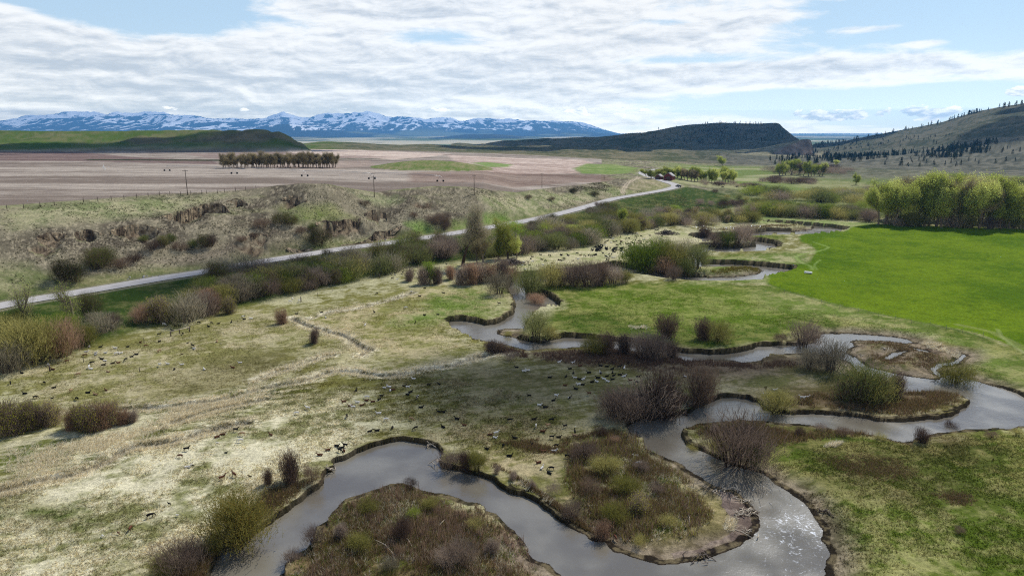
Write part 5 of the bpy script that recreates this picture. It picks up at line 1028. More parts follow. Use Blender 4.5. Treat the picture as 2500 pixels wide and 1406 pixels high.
for P, n, h, c in (([(2010, 955), (2110, 910), (2340, 960), (2360, 985), (2230, 1020), (2040, 1008), (1850, 1000)], 7000, .8, BRN), ([(2085, 830), (2210, 838), (2320, 880), (2280, 915), (2120, 890)], 2500, .5, BRN), ([(1260, 860), (1500, 852), (1640, 866), (1800, 884), (1980, 880), (1960, 900), (1640, 915), (1330, 885)], 6500, .7, PRP),
                ([(1665, 1048), (1800, 1026), (2000, 1040), (2150, 1065), (1950, 1085), (1860, 1110), (1740, 1100)], 4500, .7, BRN), ([(1480, 965), (1640, 960), (1730, 970), (1640, 1005), (1520, 1035)], 3500, .7, PRP), ([(420, 1406), (520, 1300), (560, 1320), (520, 1390), (500, 1450)], 2200, .8, BRN),
                ([(540, 1300), (650, 1190), (780, 1165), (700, 1240), (600, 1320)], 2500, .45, BRN), ([(1080, 1110), (1230, 1150), (1400, 1280), (1480, 1320), (1380, 1240), (1200, 1120)], 3500, .6, BRN), ([(1180, 840), (1290, 858), (1300, 880), (1180, 860)], 1200, .8, PRP), ([(1992, 1122), (2040, 1106), (2120, 1104), (2200, 1118), (2262, 1148), (2250, 1170), (2180, 1182), (2090, 1172), (2020, 1145)], 2300, .32, BRN), ([(2262, 1208), (2290, 1196), (2330, 1193), (2370, 1204), (2390, 1222), (2370, 1238), (2310, 1236), (2275, 1226)], 700, .3, BRN),
                ([(1720, 560), (1880, 548), (1980, 555), (1900, 562), (1760, 572)], 1800, .8, BRN), ([(1730, 660), (1860, 655), (1860, 668), (1740, 674)], 1500, .7, pal((140, 130, 44), (120, 110, 50), (104, 88, 56))), ([(1640, 1010), (1720, 1000), (1800, 970), (1850, 990), (1750, 960)], 900, .5, PRP), ([(1300, 640), (1520, 690), (1330, 700)], 900, .6, PRP),
                ([(1390, 1060), (1500, 1045), (1560, 1070), (1450, 1110), (1300, 1110), (1200, 1080)], 2500, .55, BRN)):
    sets.append(tufts(scatter(P, n, n), h, .05, 5, .2, c, n))
cover('undergrowth', sets, 'brown and olive knee high willow undergrowth on the islands and river banks', 'undergrowth')
sets = []
for W_, n in zip(DW, (3600, 4200, 1100, 1800, 1500, 1200)):
    L = np.array(W_); i = R.randint(0, len(L) - 1, n); t = R.uniform(0, 1, n)[:, None]; q = L[i] * (1 - t) + L[i + 1] * t; o_ = R.normal(size=(n, 2)) * 1.0; o_ += np.sign(o_[:, 1:]) * [.3, 1.0]; sets.append(tufts(q + o_, .6, .05, 6, .3, DRY, n, (.55, -.2)))
for P, n in (([(0, 1095), (150, 1075), (330, 1040), (420, 990), (620, 945), (700, 960), (560, 1005), (420, 1050), (230, 1120), (60, 1180), (0, 1190)], 3800), ([(1560, 1320), (1690, 1310), (1690, 1350), (1580, 1350)], 500), ([(1770, 1262), (1800, 1270), (1790, 1300), (1765, 1290)], 160), ([(1250, 1180), (1400, 1270), (1380, 1250), (1290, 1170)], 300), ([(1975, 1085), (2060, 1080), (2040, 1092), (1980, 1094)], 120), ([(1530, 795), (1590, 795), (1580, 805), (1540, 805)], 90), ([(1690, 660), (1700, 680), (1300, 640)], 5), ([(1180, 1225), (1200, 1228), (1195, 1240)], 40), ([(2240, 835), (2350, 860), (2340, 880), (2260, 850)], 400)):
    sets.append(tufts(scatter(P, n, n + 5), .65, .05, 7, .3, DRY, n, (.5, -.15)))
cover('dry_reeds', sets, 'pale dry reeds and bent grass along the ditches', 'reeds')
# short grass on the near meadows takes the colour of the turf below
sets = []
for P, n, h in (([(-250, 1250), (200, 1120), (640, 950), (1050, 900), (1400, 1000), (1350, 1150), (1000, 1070), (830, 1120), (500, 1406), (0, 1600), (-400, 1600)], 52000, .22), ([(1850, 1130), (2100, 1060), (2700, 1045), (2800, 1550), (2040, 1500), (2020, 1300)], 26000, .22), ([(0, 900), (640, 760), (1200, 700), (1250, 850), (600, 950), (0, 1050)], 26000, .2), ([(1380, 830), (1340, 740), (1700, 700), (2350, 820), (2500, 950), (2000, 800), (1700, 850)], 14000, .2)):
    q = scatter(P, n, n); c = np.clip(bil(Cc, q[:, 0], q[:, 1]) * R.uniform(.5, 1.75, (len(q), 1)), 0, .85) * np.array([1.05, 1.0, .95]); sets.append(tufts(q, h * 1.15, .085, 3, .16, c, n))
cover('meadow_grass', sets, 'short green and straw coloured grass on the meadows', 'grass')
sets = []
for P, n in (([(0, 510), (400, 476), (740, 450), (900, 475), (1100, 458), (1300, 480), (1250, 540), (1000, 580), (700, 620), (400, 660), (0, 720)], 9000), ([(1300, 475), (1480, 450), (1640, 470), (1450, 500), (1300, 530)], 3000), ([(1400, 540), (1500, 500), (1650, 470), (1780, 500), (1700, 520), (1500, 535)], 3000), ([(1385, 458), (1480, 445), (1500, 468), (1420, 474)], 1800)):
    q = scatter(P, n, n + 1); sets.append(tufts(q, .26, .20, 4, .24, pal((70, 70, 42), (56, 52, 34), (96, 92, 62), (48, 43, 32)), n))
cover('sagebrush', sets, 'low sagebrush dotted over the bluff and its rim', 'sagebrush')
# ---------------- goats ----------------
dg = None
def skin(chains, sub=1):
    """one continuous mesh grown round chains of (x, y, z, r)"""
    bm = bmesh.new(); lay = bm.verts.layers.skin.verify(); made = {}
    for ch in chains:
        pv_ = None
        for i, (x_, y_, z_, r) in enumerate(ch):
            key = (round(x_, 3), round(y_, 3), round(z_, 3)); v = made.get(key)
            if v is None:
                v = bm.verts.new((x_, y_, z_)); v[lay].radius = (r, r) if not isinstance(r, tuple) else r; made[key] = v; v[lay].use_root = len(made) == 1
            if pv_ is not None and pv_ is not v and bm.edges.get((pv_, v)) is None: bm.edges.new((pv_, v))
            pv_ = v
    me = bpy.data.meshes.new('t'); bm.to_mesh(me); bm.free(); o = bpy.data.objects.new('t', me); COL.objects.link(o)
    o.modifiers.new('s', 'SKIN'); m = o.modifiers.new('u', 'SUBSURF'); m.levels = sub; m.render_levels = sub
    d = bpy.context.evaluated_depsgraph_get(); r = bpy.data.meshes.new_from_object(o.evaluated_get(d)); bpy.data.objects.remove(o); return r
import bmesh
def goat_chains(pose):
    """faces +x, feet at z = 0; body length about 1.1 m"""
    H = {'g': .62, 's': .62, 'l': .26}[pose]
    hip = (-.38, 0, H + .02, (.13, .15)); mid = (-.05, 0, H - .02, (.17, .19)); sho = (.30, 0, H + .02, (.13, .17))
    C = [[hip, (-.22, 0, H, (.155, .17)), mid, (.14, 0, H - .01, (.16, .19)), sho]]
    if pose == 'g': nk = [(.46, 0, H - .04, .085), (.60, 0, H - .22, .065), (.68, 0, H - .38, .06), (.72, 0, H - .50, .045), (.72, 0, .07, .03)]
    else: nk = [(.42, 0, H + .12, .085), (.50, 0, H + .26, .065), (.55, 0, H + .36, .065), (.66, 0, H + .34, .05), (.76, 0, H + .29, .032)]
    C.append([sho] + nk); hd = nk[2]
    for s in (-1, 1):
        C.append([hd, (hd[0] - .02, s * .10, hd[2] + .02, .018), (hd[0] - .01, s * .16, hd[2] - .03, .012)])             # ears
        C.append([hd, (hd[0] - .04, s * .035, hd[2] + .08, .014), (hd[0] - .12, s * .06, hd[2] + .13, .009)])             # horns
        if pose == 'l':
            C.append([sho, (.34, s * .12, .14, .05), (.46, s * .13, .05, .03), (.28, s * .14, .03, .025)]); C.append([hip, (-.30, s * .17, .14, .08), (-.12, s * .20, .06, .04), (-.34, s * .22, .03, .025)])
        else:
            dx = .05 * s; C.append([sho, (.30, s * .09, H - .18, .055), (.31 + dx, s * .09, .32, .032), (.29 + dx, s * .09, .16, .022), (.31 + dx, s * .09, .02, .026)])
            C.append([hip, (-.36, s * .09, H - .16, .075), (-.32 - dx, s * .10, .38, .04), (-.42 - dx, s * .10, .25, .026), (-.40 - dx, s * .10, .02, .026)])
    C.append([hip, (-.52, 0, H + .06, .03), (-.58, 0, H + .13, .018)]); return C
def coat(name, c, head=None, spot=None):
    m, nt_, b = new_mat(name); tc_ = nt_.nodes.new('ShaderNodeTexCoord'); ob = V(nt_, tc_.outputs['Object']); oi = nt_.nodes.new('ShaderNodeObjectInfo')
    k = noise(nt_, ob, 6, 3) * .5 + V(nt_, oi.outputs['Random']) * .25 + .62; base_ = mix(nt_, 1.0, L4(c), comb(nt_, k, k, k), 'MULTIPLY')
    if spot:
        add = nt_.nodes.new('ShaderNodeVectorMath'); add.operation = 'ADD'; nt_.links.new(tc_.outputs['Object'], add.inputs[0]); nt_.links.new(oi.outputs['Location'], add.inputs[1])
        base_ = mix(nt_, noise(nt_, V(nt_, add.outputs[0]), 1.7, 1).ss(.47, .53), base_, L4(spot))
    if head: base_ = mix(nt_, sep(nt_, ob)[0].ss(.34, .42), base_, L4(head))
    nt_.links.new(base_.s, b.inputs['Base Color']); b.inputs['Roughness'].default_value = .8; b.inputs['Specular IOR Level'].default_value = .15; return m
COAT = {'k': ('black', coat('coat_black', (22, 20, 20))), 'w': ('white', coat('coat_white', (224, 218, 208))), 'b': ('reddish brown', coat('coat_brown', (96, 60, 42), None)), 't': ('tan', coat('coat_tan', (158, 128, 98))), 'd': ('white and black', coat('coat_pied', (236, 230, 220), (24, 22, 22), (26, 24, 24)))}
GM = {p: skin(goat_chains(p)) for p in 'gsl'}
GMC = {}
for c in COAT:
    for p in 'gsl':
        m = GM[p].copy(); m.materials.clear(); m.materials.append(COAT[c][1]); m.name = 'goat'
        for q in m.polygons: q.use_smooth = True
        GMC[c + p] = m
GOATS = []
def gl(s, ox, oy, k, sc=1.0):
    for it in s.split(';'):
        q = it.split()
        if len(q) < 2: continue
        c = q[2] if len(q) > 2 else rnd.choice('kkkkkkkb'); p = q[3] if len(q) > 3 else rnd.choice('gsll'); z_ = q[4] if len(q) > 4 else ''
        GOATS.append((ox + float(q[0]) / k, oy + float(q[1]) / k, c, p, .55 if z_ == 'y' else sc))
K = 3.906
gl("100 850 k g;425 850 k g;512 888 k l;237 944 k l;338 988 k g;497 985 k l y;735 1002 k g;838 936 k l;910 955 t l;677 925 t s;1010 912 b l;180 712 t l;210 748 k l;312 660 b g;462 680 w g;505 714 b l;552 658 b l y;637 646 b g;850 697 w g;868 710 w l;745 772 t g;1030 738 t l;880 660 k g;970 614 k l;1000 632 d l;1200 630 k g;1255 592 k l;1300 570 k l;985 672 k l;1075 655 k l;1130 650 b l;810 588 b g;825 545 w l;915 556 w l;912 574 w l;1005 556 w l;1110 572 w g;1150 560 w l;728 498 w l;850 498 w l;958 500 k l;1100 512 w l;1217 498 k l;1390 497 b g;1340 468 b s;1520 448 k l;1518 388 k s;1645 358 k s;1745 380 k g;1800 326 k s;1672 312 k s;1712 308 k s;1565 292 w g;1590 308 k g;1897 275 k g;2018 280 k g;2082 276 k l;1990 304 k l;2207 262 k l;2320 222 d s;2330 234 k l;2395 228 w l;1840 498 k s;1850 516 w l;1520 545 t g;1790 460 k l y;2068 448 t l;1525 682 w s;1600 662 w l;1735 667 w l;1662 712 k l;1948 713 w l;2220 698 b l;2290 650 w l;1735 565 b l y", 0, 720, K)
gl("1128 178 k s;1430 132 w g;1523 268 k g;1607 194 k l;1735 190 k l;1040 290 w l;385 185 k l;625 170 k l;325 72 w g;415 64 w s;348 38 w l;665 220 w l;2318 95 k s;1560 15 k l;953 916 k l;1225 890 w l;1270 882 w l;1308 908 b l;1280 916 w l;1415 872 k l;1448 880 w l;1648 860 k l;1745 854 k l;1472 930 k l;1445 955 k l;1197 966 k l;1175 1000 k l;1060 990 w g;1115 1022 b l;1052 1010 b l;968 1028 w l;1010 1056 b l;925 1070 w l;900 1062 b l;1540 988 d g;1503 804 w l;495 1095 w s;388 1142 w g;868 1168 k g;1240 1200 w g;1483 1195 t g;1573 1076 k l;1745 1118 k l;1785 1120 k l;1918 1186 k l;1988 1246 b l;1785 1264 k l;1520 1286 k g;1300 1270 k l;1155 1298 k l;1085 1304 k l;140 1338 b l;1170 1134 w l;840 1022 b l;2420 1208 k g;2233 1338 b l;2292 1335 w s;2280 1366 w l", 625, 720, K)
gl("45 694 k l;115 730 w l;150 724 w l;450 644 w l;582 648 w l;650 680 b l;585 748 k l;600 792 w l;640 806 k l;680 808 w l;515 782 k l;360 790 k l;735 745 k l;845 745 w l;850 750 k l;905 778 k l;970 772 k l;960 745 k l;1030 766 k l;1083 770 k l;1067 782 w l;1203 782 k l;960 808 k l;878 806 w l;912 828 w l;820 794 k l;762 834 k l;808 830 w l;1130 816 b l;1190 832 k l;1023 702 k s;1070 700 w l;955 710 k l;845 680 k l;905 685 k l;970 652 k l;1110 652 k l;553 708 k l;635 856 w l;675 858 k l;610 900 k l;735 955 b s;550 985 d l;395 1010 k l;262 1054 w l;318 1075 k l;165 962 k l;423 960 w l;505 865 b l;228 1265 w s;378 1210 k s;210 1190 k l;505 1268 k s;600 1324 k s;380 1372 k s;445 1360 k l;292 1306 b l;1070 1392 k s;1185 1360 k s;30 1370 k l;1650 782 d l;2420 888 k l;600 1346 t l;345 1262 t s", 1250, 720, K)
gl("325 998 w s;370 978 w l;415 978 k l;68 908 w l", 1875, 720, K)
gl("1435 850 k g;1245 970 b g;1130 1008 b s y;980 1034 w g y;1615 730 k s y;1690 840 w s y;2235 460 b s;2120 490 b s;1790 374 w l;1837 362 k s y;1720 278 b g;1780 214 k s;2155 232 k l y;2310 68 t g;2295 132 w g;2250 30 k s;2070 86 b l;2125 62 b l;2075 140 w l y;2385 458 k l y", 0, 1046, K)
gl("850 178 k s;800 226 k g;820 188 k l;840 218 b l;610 258 b l;685 210 b l;770 172 k l;2360 164 k l;2200 198 k l;2415 266 k l", 625, 1046, K)
gl("185 150 k l;418 178 k g;300 222 b l;400 220 w l;530 282 k g;375 395 k g;355 430 k l;285 382 w l;255 330 b l;1000 140 k l;930 960 b g;985 1060 b g;1180 268 w l;1210 352 w g", 1250, 1046, K)
gl("110 550 w s;205 565 k s;268 540 w l;325 550 k s;322 558 w l;290 610 k s;348 614 w l;365 520 k l;415 540 k s;480 564 k l;1000 490 k s;950 430 k l;100 797 k g;915 780 k l;625 820 k l;520 762 w l;683 722 k l;1480 670 w l;1335 434 k l;1440 424 k l;1465 452 k s;1535 468 k s;1395 446 k l;1550 440 k l;1775 345 w s;1890 400 w l;1905 436 k l;1875 444 w l;1805 475 k s;1945 410 k s;2000 405 w s;1965 438 k l;1980 365 k l;2000 340 k l;2165 396 k s;2145 386 k l;2115 374 k l;2220 336 k s;2200 320 k l;2340 392 k s;2385 378 k g;2315 382 k l;2235 430 k s;2185 466 k s;2220 470 k l;2260 460 b s;2355 320 k l;2100 315 k l;2440 324 k l;1910 492 w l;2150 480 w l;2130 436 w l;1590 368 k l", 900, 560, 5.0)
gl("30 765;95 780;150 755 k g;340 800 b s;85 655;240 662;435 636;510 665;600 693;690 660;745 693;840 660;850 655;800 686;460 742 w l;860 400;1080 240;1205 238;1325 230;1380 276;1165 284;1550 214;1650 204;1755 250;1505 312 k s;1565 308 k s;1700 270;1735 288;1710 352;1780 348;1830 360;1240 366;1285 362;1060 364;1105 345;1395 370;1395 398;1380 414;1050 408;1000 448;1055 444 w l;1220 300 w l;1180 390 w l;1310 440;1500 404;1530 414;1620 396;1655 396;1585 439;1675 437;1755 414;1820 402;1570 482 k s;1565 520;1670 516;1745 514;1465 586;1515 568;1520 594;1580 612;1525 636;1435 655;1430 700;1520 676;1550 692 k s;1605 696;1640 674 w l;1500 658 w l;1440 595 w l;1135 636;1190 640;1000 634;1110 730;1150 708;1060 704;1090 693 w l;1215 713 w l;1265 710 w l;1075 770;1130 770;1100 793;1255 832 k g;1350 795 b l;1395 778 b l;1355 834 b l;1430 843;1500 846;1160 843;980 841;1650 806;1560 816;2150 134;2195 108;2285 262;1750 188 w l;1920 88 w l;2030 231;1835 243;2240 308 w l;1890 318 w l", 1360, 550, 8.93)
for cx_, cy_, rx_, ry_, n in ((925, 500, 75, 60, 26), (890, 560, 60, 20, 10), (1085, 530, 45, 30, 9), (1255, 550, 65, 40, 18), (1395, 540, 35, 35, 9), (1540, 670, 50, 20, 7), (770, 548, 30, 14, 4)):
    for i in range(n): GOATS.append((1360 + (cx_ + rnd.gauss(0, .5) * rx_) / 8.93, 550 + (cy_ + rnd.gauss(0, .5) * ry_) / 8.93, 'k', rnd.choice('sgl'), 1.0))
GP = []
for px, py, c, p, s in GOATS:
    h = hit(px, py)
    if h is not None: GP.append((h, px, py, c, p, s))
GP.sort(key=lambda q: q[0][1])
POSE = {'g': 'grazing', 's': 'standing', 'l': 'lying'}
def gpose(h, p, s): return (h[0], h[1], h[2] - (.02 if p != 'l' else .03))
for h, px, py, c, p, s in GP[:300]:
    o = link('goat', GMC[c + p], None, gpose(h, p, s)); k = s * rnd.uniform(.85, 1.0) * .98
    o.scale = (k, k, k); o.rotation_euler = (0, 0, rnd.choice([rnd.uniform(-.7, .7), math.pi + rnd.uniform(-.7, .7), rnd.uniform(0, 6.28)]))
    o['category'] = 'goat'; o['group'] = 'goats grazing and resting on the pasture'
    ALL.append((o, ('small ' if s < .8 else '') + COAT[c][0] + ' goat ' + POSE[p], px, py, 0, ''))
rest_ = GP[300:]
vs = []; fs = []; mi = []; off = 0; cl_ = list(COAT)
for h, px, py, c, p, s in rest_:
    m = GM[p]; v = np.empty(len(m.vertices) * 3, np.float32); m.vertices.foreach_get('co', v); v = v.reshape(-1, 3) * s * 1.12; a = rnd.uniform(0, 6.28); ca, sa = math.cos(a), math.sin(a)
    v = np.stack([v[:, 0] * ca - v[:, 1] * sa + h[0], v[:, 0] * sa + v[:, 1] * ca + h[1], v[:, 2] + h[2]], 1); vs.append(v)
    for q in m.polygons: fs.append([i + off for i in q.vertices]); mi.append(cl_.index(c))
    off += len(v)
if rest_:
    me = bpy.data.meshes.new('goat_herd'); me.from_pydata(np.concatenate(vs).tolist(), [], fs)
    for c in cl_: me.materials.append(COAT[c][1])
    me.polygons.foreach_set('material_index', mi); me.polygons.foreach_set('use_smooth', np.ones(len(fs), bool)); me.update()
    o = link('goat_herd', me); o['kind'] = 'stuff'; tagt(o, 'distant mass of mostly black goats crowding the pale pasture beyond the river', 'goats')
# ---------------- boxes and small builders ----------------
def smat(name, c, rough=.7, metal=0.0):
    m, nt_, b = new_mat(name); g = nt_.nodes.new('ShaderNodeTexCoord'); n_ = noise(nt_, V(nt_, g.outputs['Object']), 3.0, 4, .6); k = n_ * .5 + .75
    nt_.links.new(mix(nt_, 1.0, L4(c), comb(nt_, k, k, k), 'MULTIPLY').s, b.inputs['Base Color']); b.inputs['Roughness'].default_value = rough; b.inputs['Metallic'].default_value = metal; return m
M_wood = smat('weathered_wood', (104, 90, 78)); M_post = smat('post_wood', (72, 58, 46)); M_pale = smat('peeled_wood', (178, 164, 142)); M_red = smat('barn_red', (98, 26, 26)); M_roof = smat('barn_roof', (150, 146, 142)); M_steel = smat('galvanised_steel', (170, 172, 174), .4, .6)
M_rub = smat('rubber', (24, 24, 24)); M_glass = smat('dark_glass', (24, 28, 34), .1); M_car = smat('car_paint', (52, 56, 62), .3); M_wht = smat('white_paint', (226, 226, 222)); M_wire = smat('wire', (120, 116, 110), .5, .5)
def bx(bm, x0, x1, y0, y1, z0, z1, mat=0):
    vs_ = [bm.verts.new((x_, y_, z_)) for z_ in (z0, z1) for y_ in (y0, y1) for x_ in (x0, x1)]
    for q in ((0, 2, 3, 1), (4, 5, 7, 6), (0, 1, 5, 4), (2, 6, 7, 3), (0, 4, 6, 2), (1, 3, 7, 5)): f = bm.faces.new([vs_[i] for i in q]); f.material_index = mat
def obm(name, fn, mats, parent=None, loc=None, bev=0):
    bm = bmesh.new(); fn(bm); bmesh.ops.recalc_face_normals(bm, faces=bm.faces)
    if bev: bmesh.ops.bevel(bm, geom=bm.edges[:], offset=bev, segments=2, affect='EDGES')
    me = bpy.data.meshes.new(name); bm.to_mesh(me); bm.free()
    for m in (mats if isinstance(mats, list) else [mats]): me.materials.append(m)
    return link(name, me, parent, loc)
def tb(name, pts, rad, mat, parent=None, loc=None, k=6):
    v, f = tube(pts, rad, k); o = link(name, mesh_np(name, v, [f, [list(range(k))[::-1]], [list(range(len(v) - k, len(v)))]], mat), parent, loc); return o
def root(name, p, rz=0.0):
    e = bpy.data.objects.new(name, None); COL.objects.link(e); e.location = tuple(p); e.rotation_euler = (0, 0, rz); e.empty_display_size = .5; return e
# fence along the rim of the bluff
fp = [(17, 512), (58, 509), (98, 505), (133, 502), (204, 494), (239, 492), (272, 489), (303, 487), (334, 484), (362, 481), (390, 478), (415, 477), (441, 478), (466, 476), (493, 474), (504, 473), (531, 472), (548, 470), (575, 467), (600, 465), (625, 463)]
P0 = np.array(hit(*fp[0])); fr_ = root('wire_fence', P0); prev = None
for px, py in [(-60, 519)] + fp:
    q = np.array(hit(px, py)) - P0; o = tb('post', [(0, 0, -.3), (0, 0, .8), (0, 0, 1.75)], [.11, .10, .09], M_post, fr_, tuple(q))
    if prev is not None:
        for zz_ in (.6, 1.0, 1.4): tb('wire', [(*(prev[:2]), prev[2] + zz_), (*(q[:2]), q[2] + zz_)], [.012, .012], M_wire, fr_, k=3)
    prev = q
tagt(fr_, 'long wire fence on wooden posts along the rim of the bluff below the ploughed field', 'fence')
# power poles
PPL = [(458, 476, 418, 'on the rim of the bluff left of the gully'), (914, 481, 433, 'in the dip between the two knolls'), (1158, 476, 430, 'on the right hand knoll'), (1323, 459, 425, 'at the corner of the ploughed field'), (1475, 440, 430, 'at the far right end of the ploughed field'), (742, 446, 437, '')]
for px, y0, y1, wh in PPL[:5]:
    p = np.array(hit(px, y0)); H_p = (y0 - y1) / F * p[1] * 1.06; e = root('power_pole', p, .6)
    tb('pole', [(0, 0, -.4), (0, 0, H_p * .5), (0, 0, H_p)], [.17, .14, .11], M_post, e); obm('crossarm', lambda b: bx(b, -1.1, 1.1, -.06, .06, H_p - .75, H_p - .60), M_post, e)
    for xx in (-1.0, 0.0, 1.0): tb('insulator', [(xx, 0, H_p - (.60 if xx else 0)), (xx, 0, H_p - (.40 if xx else -.2))], [.05, .035], M_steel, e)
    tagt(e, 'wooden power pole standing ' + wh, 'power pole', 'power poles along the bench')
# irrigation machine on the ploughed field
tw_ = [(252, 416, 'p'), (402, 414, ''), (408, 418, ''), (572, 424, 't'), (744, 430, 't'), (908, 437, 't'), (1075, 443, 't')]
A0 = np.array(hit(570, 425)); B0 = np.array(hit(1075, 444)); ir = root('pivot_irrigator', A0)
st = [np.array(hit(*q)) for q in ((408, 418), (572, 425), (744, 431), (908, 438), (1075, 444))]
for i, q in enumerate(st):
    q = q - A0
    if i < 4:
        n_ = st[i + 1] - A0; seg = [q + (n_ - q) * t + np.array([0, 0, 3.6 + .9 * math.sin(math.pi * t)]) for t in np.linspace(0, 1, 7)]; tb('span_pipe', seg, [.10] * 7, M_steel, ir, k=5)
        seg2 = [s_ - np.array([0, 0, .15 + 1.0 * math.sin(math.pi * t)]) for s_, t in zip(seg, np.linspace(0, 1, 7))]; tb('truss_rod', seg2, [.04] * 7, M_steel, ir, k=3)
    w_ = obm('tower', lambda b: (bx(b, -1.9, 1.9, -.08, .08, .75, .9),), M_steel, ir, tuple(q))
    for s_ in (-1, 1):
        tb('leg', [(1.8 * s_, 0, .8), (0.1 * s_, 0, 3.6)], [.07, .06], M_steel, w_, k=4)
        v, f = tube([(1.9 * s_, -.18, .62), (1.9 * s_, .18, .62)], [.62, .62], 14); link('wheel', mesh_np('wheel', v, [f, [list(range(14))[::-1]], [list(range(14, 28))]], M_rub), w_)
tagt(ir, 'long centre pivot sprinkler on wheeled towers crossing the ploughed field', 'irrigation machine')
p = np.array(hit(254, 417)); e = root('pivot_tower', p)
for s_ in ((-1, -1), (1, -1), (-1, 1), (1, 1)): tb('leg', [(1.3 * s_[0], 1.3 * s_[1], 0), (.15 * s_[0], .15 * s_[1], 3.6)], [.09, .07], M_wht, e, k=4)
tb('riser_pipe', [(0, 0, 0), (0, 0, 4.1)], [.14, .12], M_wht, e); obm('control_box', lambda b: bx(b, -.35, .35, 1.0, 1.3, 1.0, 1.9), M_wht, e); tagt(e, 'small white pivot tower standing alone at the left on the ploughed field', 'irrigation tower')
# barns
def barn(px, py, Lx, Ly, hw, hr, rz, label):
    p = np.array(hit(px, py)); e = root('barn', p, rz); x, y = Lx / 2, Ly / 2
    obm('wall', lambda b: (bx(b, -x, x, -y, y, -.5, hw), [b.faces.new([b.verts.new(q) for q in ((s * x, -y, hw + .001), (s * x, y, hw + .001), (s * x, 0, hr))]) for s in (-1, 1)]), M_red, e)
    for s in (-1, 1):
        o_ = .45; vs_ = [(-x - o_, s * (y + o_), hw - .3), (x + o_, s * (y + o_), hw - .3), (x + o_, 0, hr + .05), (-x - o_, 0, hr + .05)]; vs2 = [(a, b, c + .14) for a, b, c in vs_]
        link('roof', mesh_np('roof', vs_ + vs2, [[(0, 1, 2, 3), (4, 7, 6, 5), (0, 4, 5, 1), (1, 5, 6, 2), (2, 6, 7, 3), (3, 7, 4, 0)]], M_roof), e)
    d = obm('door', lambda b: bx(b, -x - .1, -x - .03, -1.5, 1.5, 0, 2.9), M_post, e); obm('handle', lambda b: bx(b, -x - .16, -x - .11, .9, 1.0, 1.2, 1.5), M_steel, d)
    for yy_ in (-y * .65, y * .65): obm('window', lambda b: bx(b, -x - .08, -x - .03, yy_ - .5, yy_ + .5, 1.3, 2.3), M_glass, e)
    obm('window', lambda b: bx(b, -.5, .5, -y - .08, -y - .03, 1.3, 2.3), M_glass, e); tagt(e, label, 'barn', 'red barns beside the road'); return e
barn(1634, 439, 9, 7.5, 3.4, 6.0, 1.1, 'larger dark red barn with pale roof beside the road curve, right hand one')
barn(1609, 438, 6, 5, 2.6, 4.4, 1.0, 'smaller dark red barn with pale roof, left of the larger barn')
# pickup truck
p = np.array(hit(1656, 457)); e = root('pickup_truck', p + [0, 0, .02], math.radians(112))
obm('body', lambda b: (bx(b, -2.6, 2.6, -.95, .95, .55, 1.15),), M_car, e, bev=.08); obm('cab', lambda b: (bx(b, -.5, 1.3, -.85, .85, 1.15, 1.85),), M_car, e, bev=.15); obm('windscreen', lambda b: bx(b, 1.2, 1.32, -.7, .7, 1.25, 1.72), M_glass, e); obm('rear_window', lambda b: bx(b, -.53, -.46, -.7, .7, 1.25, 1.72), M_glass, e)
for s_ in (-1, 1):
    obm('window', lambda b: bx(b, -.35, 1.1, .84 * s_, .88 * s_, 1.25, 1.7), M_glass, e); obm('headlight', lambda b: bx(b, 2.6, 2.66, s_ * .7 - .15, s_ * .7 + .15, .75, .95), M_wht, e); obm('tail_light', lambda b: bx(b, -2.66, -2.6, s_ * .8 - .08, s_ * .8 + .08, .75, 1.05), M_red, e)
    for xx in (-1.6, 1.7): v, f = tube([(xx, s_ * .72, .38), (xx, s_ * .98, .38)], [.38, .38], 16); w_ = link('wheel', mesh_np('wheel', v, [f, [list(range(16))[::-1]], [list(range(16, 32))]], M_rub), e)
obm('bed', lambda b: (bx(b, -2.5, -.6, -.85, .85, 1.16, 1.2), bx(b, -2.55, -2.45, -.9, .9, 1.15, 1.45), bx(b, -2.55, -.55, -.94, -.86, 1.15, 1.45), bx(b, -2.55, -.55, .86, .94, 1.15, 1.45)), M_car, e); tagt(e, 'dark pickup truck driving on the curve of the grey road', 'pickup truck')
# rail fence on the pasture
a = np.array(hit(417, 821)); b_ = np.array(hit(463, 810)); c_ = np.array(hit(439, 815)); e = root('rail_fence', a)
for q in (a, c_, b_): tb('post', [(0, 0, -.2), (0, 0, 1.25)], [.13, .12], M_post, e, tuple(q - a))
tb('rail', [(0, 0, 1.22), tuple(b_ - a + [0, 0, 1.22])], [.13, .10], M_pale, e); tagt(e, 'short rail fence of one pale log on three posts near the left willow belt', 'fence')
p0_ = [(1177, 524), (1330, 0)]
e = root('corral_fence', np.array(hit(975, 662))); a = np.array(e.location)
for i, (px, py) in enumerate(((975, 662), (979, 664), (986, 664), (994, 661), (1000, 660), (932, 678), (925, 674))[:5]): q = np.array(hit(px, py)) - a; tb('post', [(0, 0, -.2), (0, 0, 1.5)], [.12, .11], M_post, e, tuple(q))
q = np.array(hit(1000, 660)) - a; tb('rail', [(0, 0, 1.1), (q[0], q[1], q[2] + 1.1)], [.07, .07], M_wood, e); tagt(e, 'short dark wooden fence of close posts by goats below the thicket', 'fence')
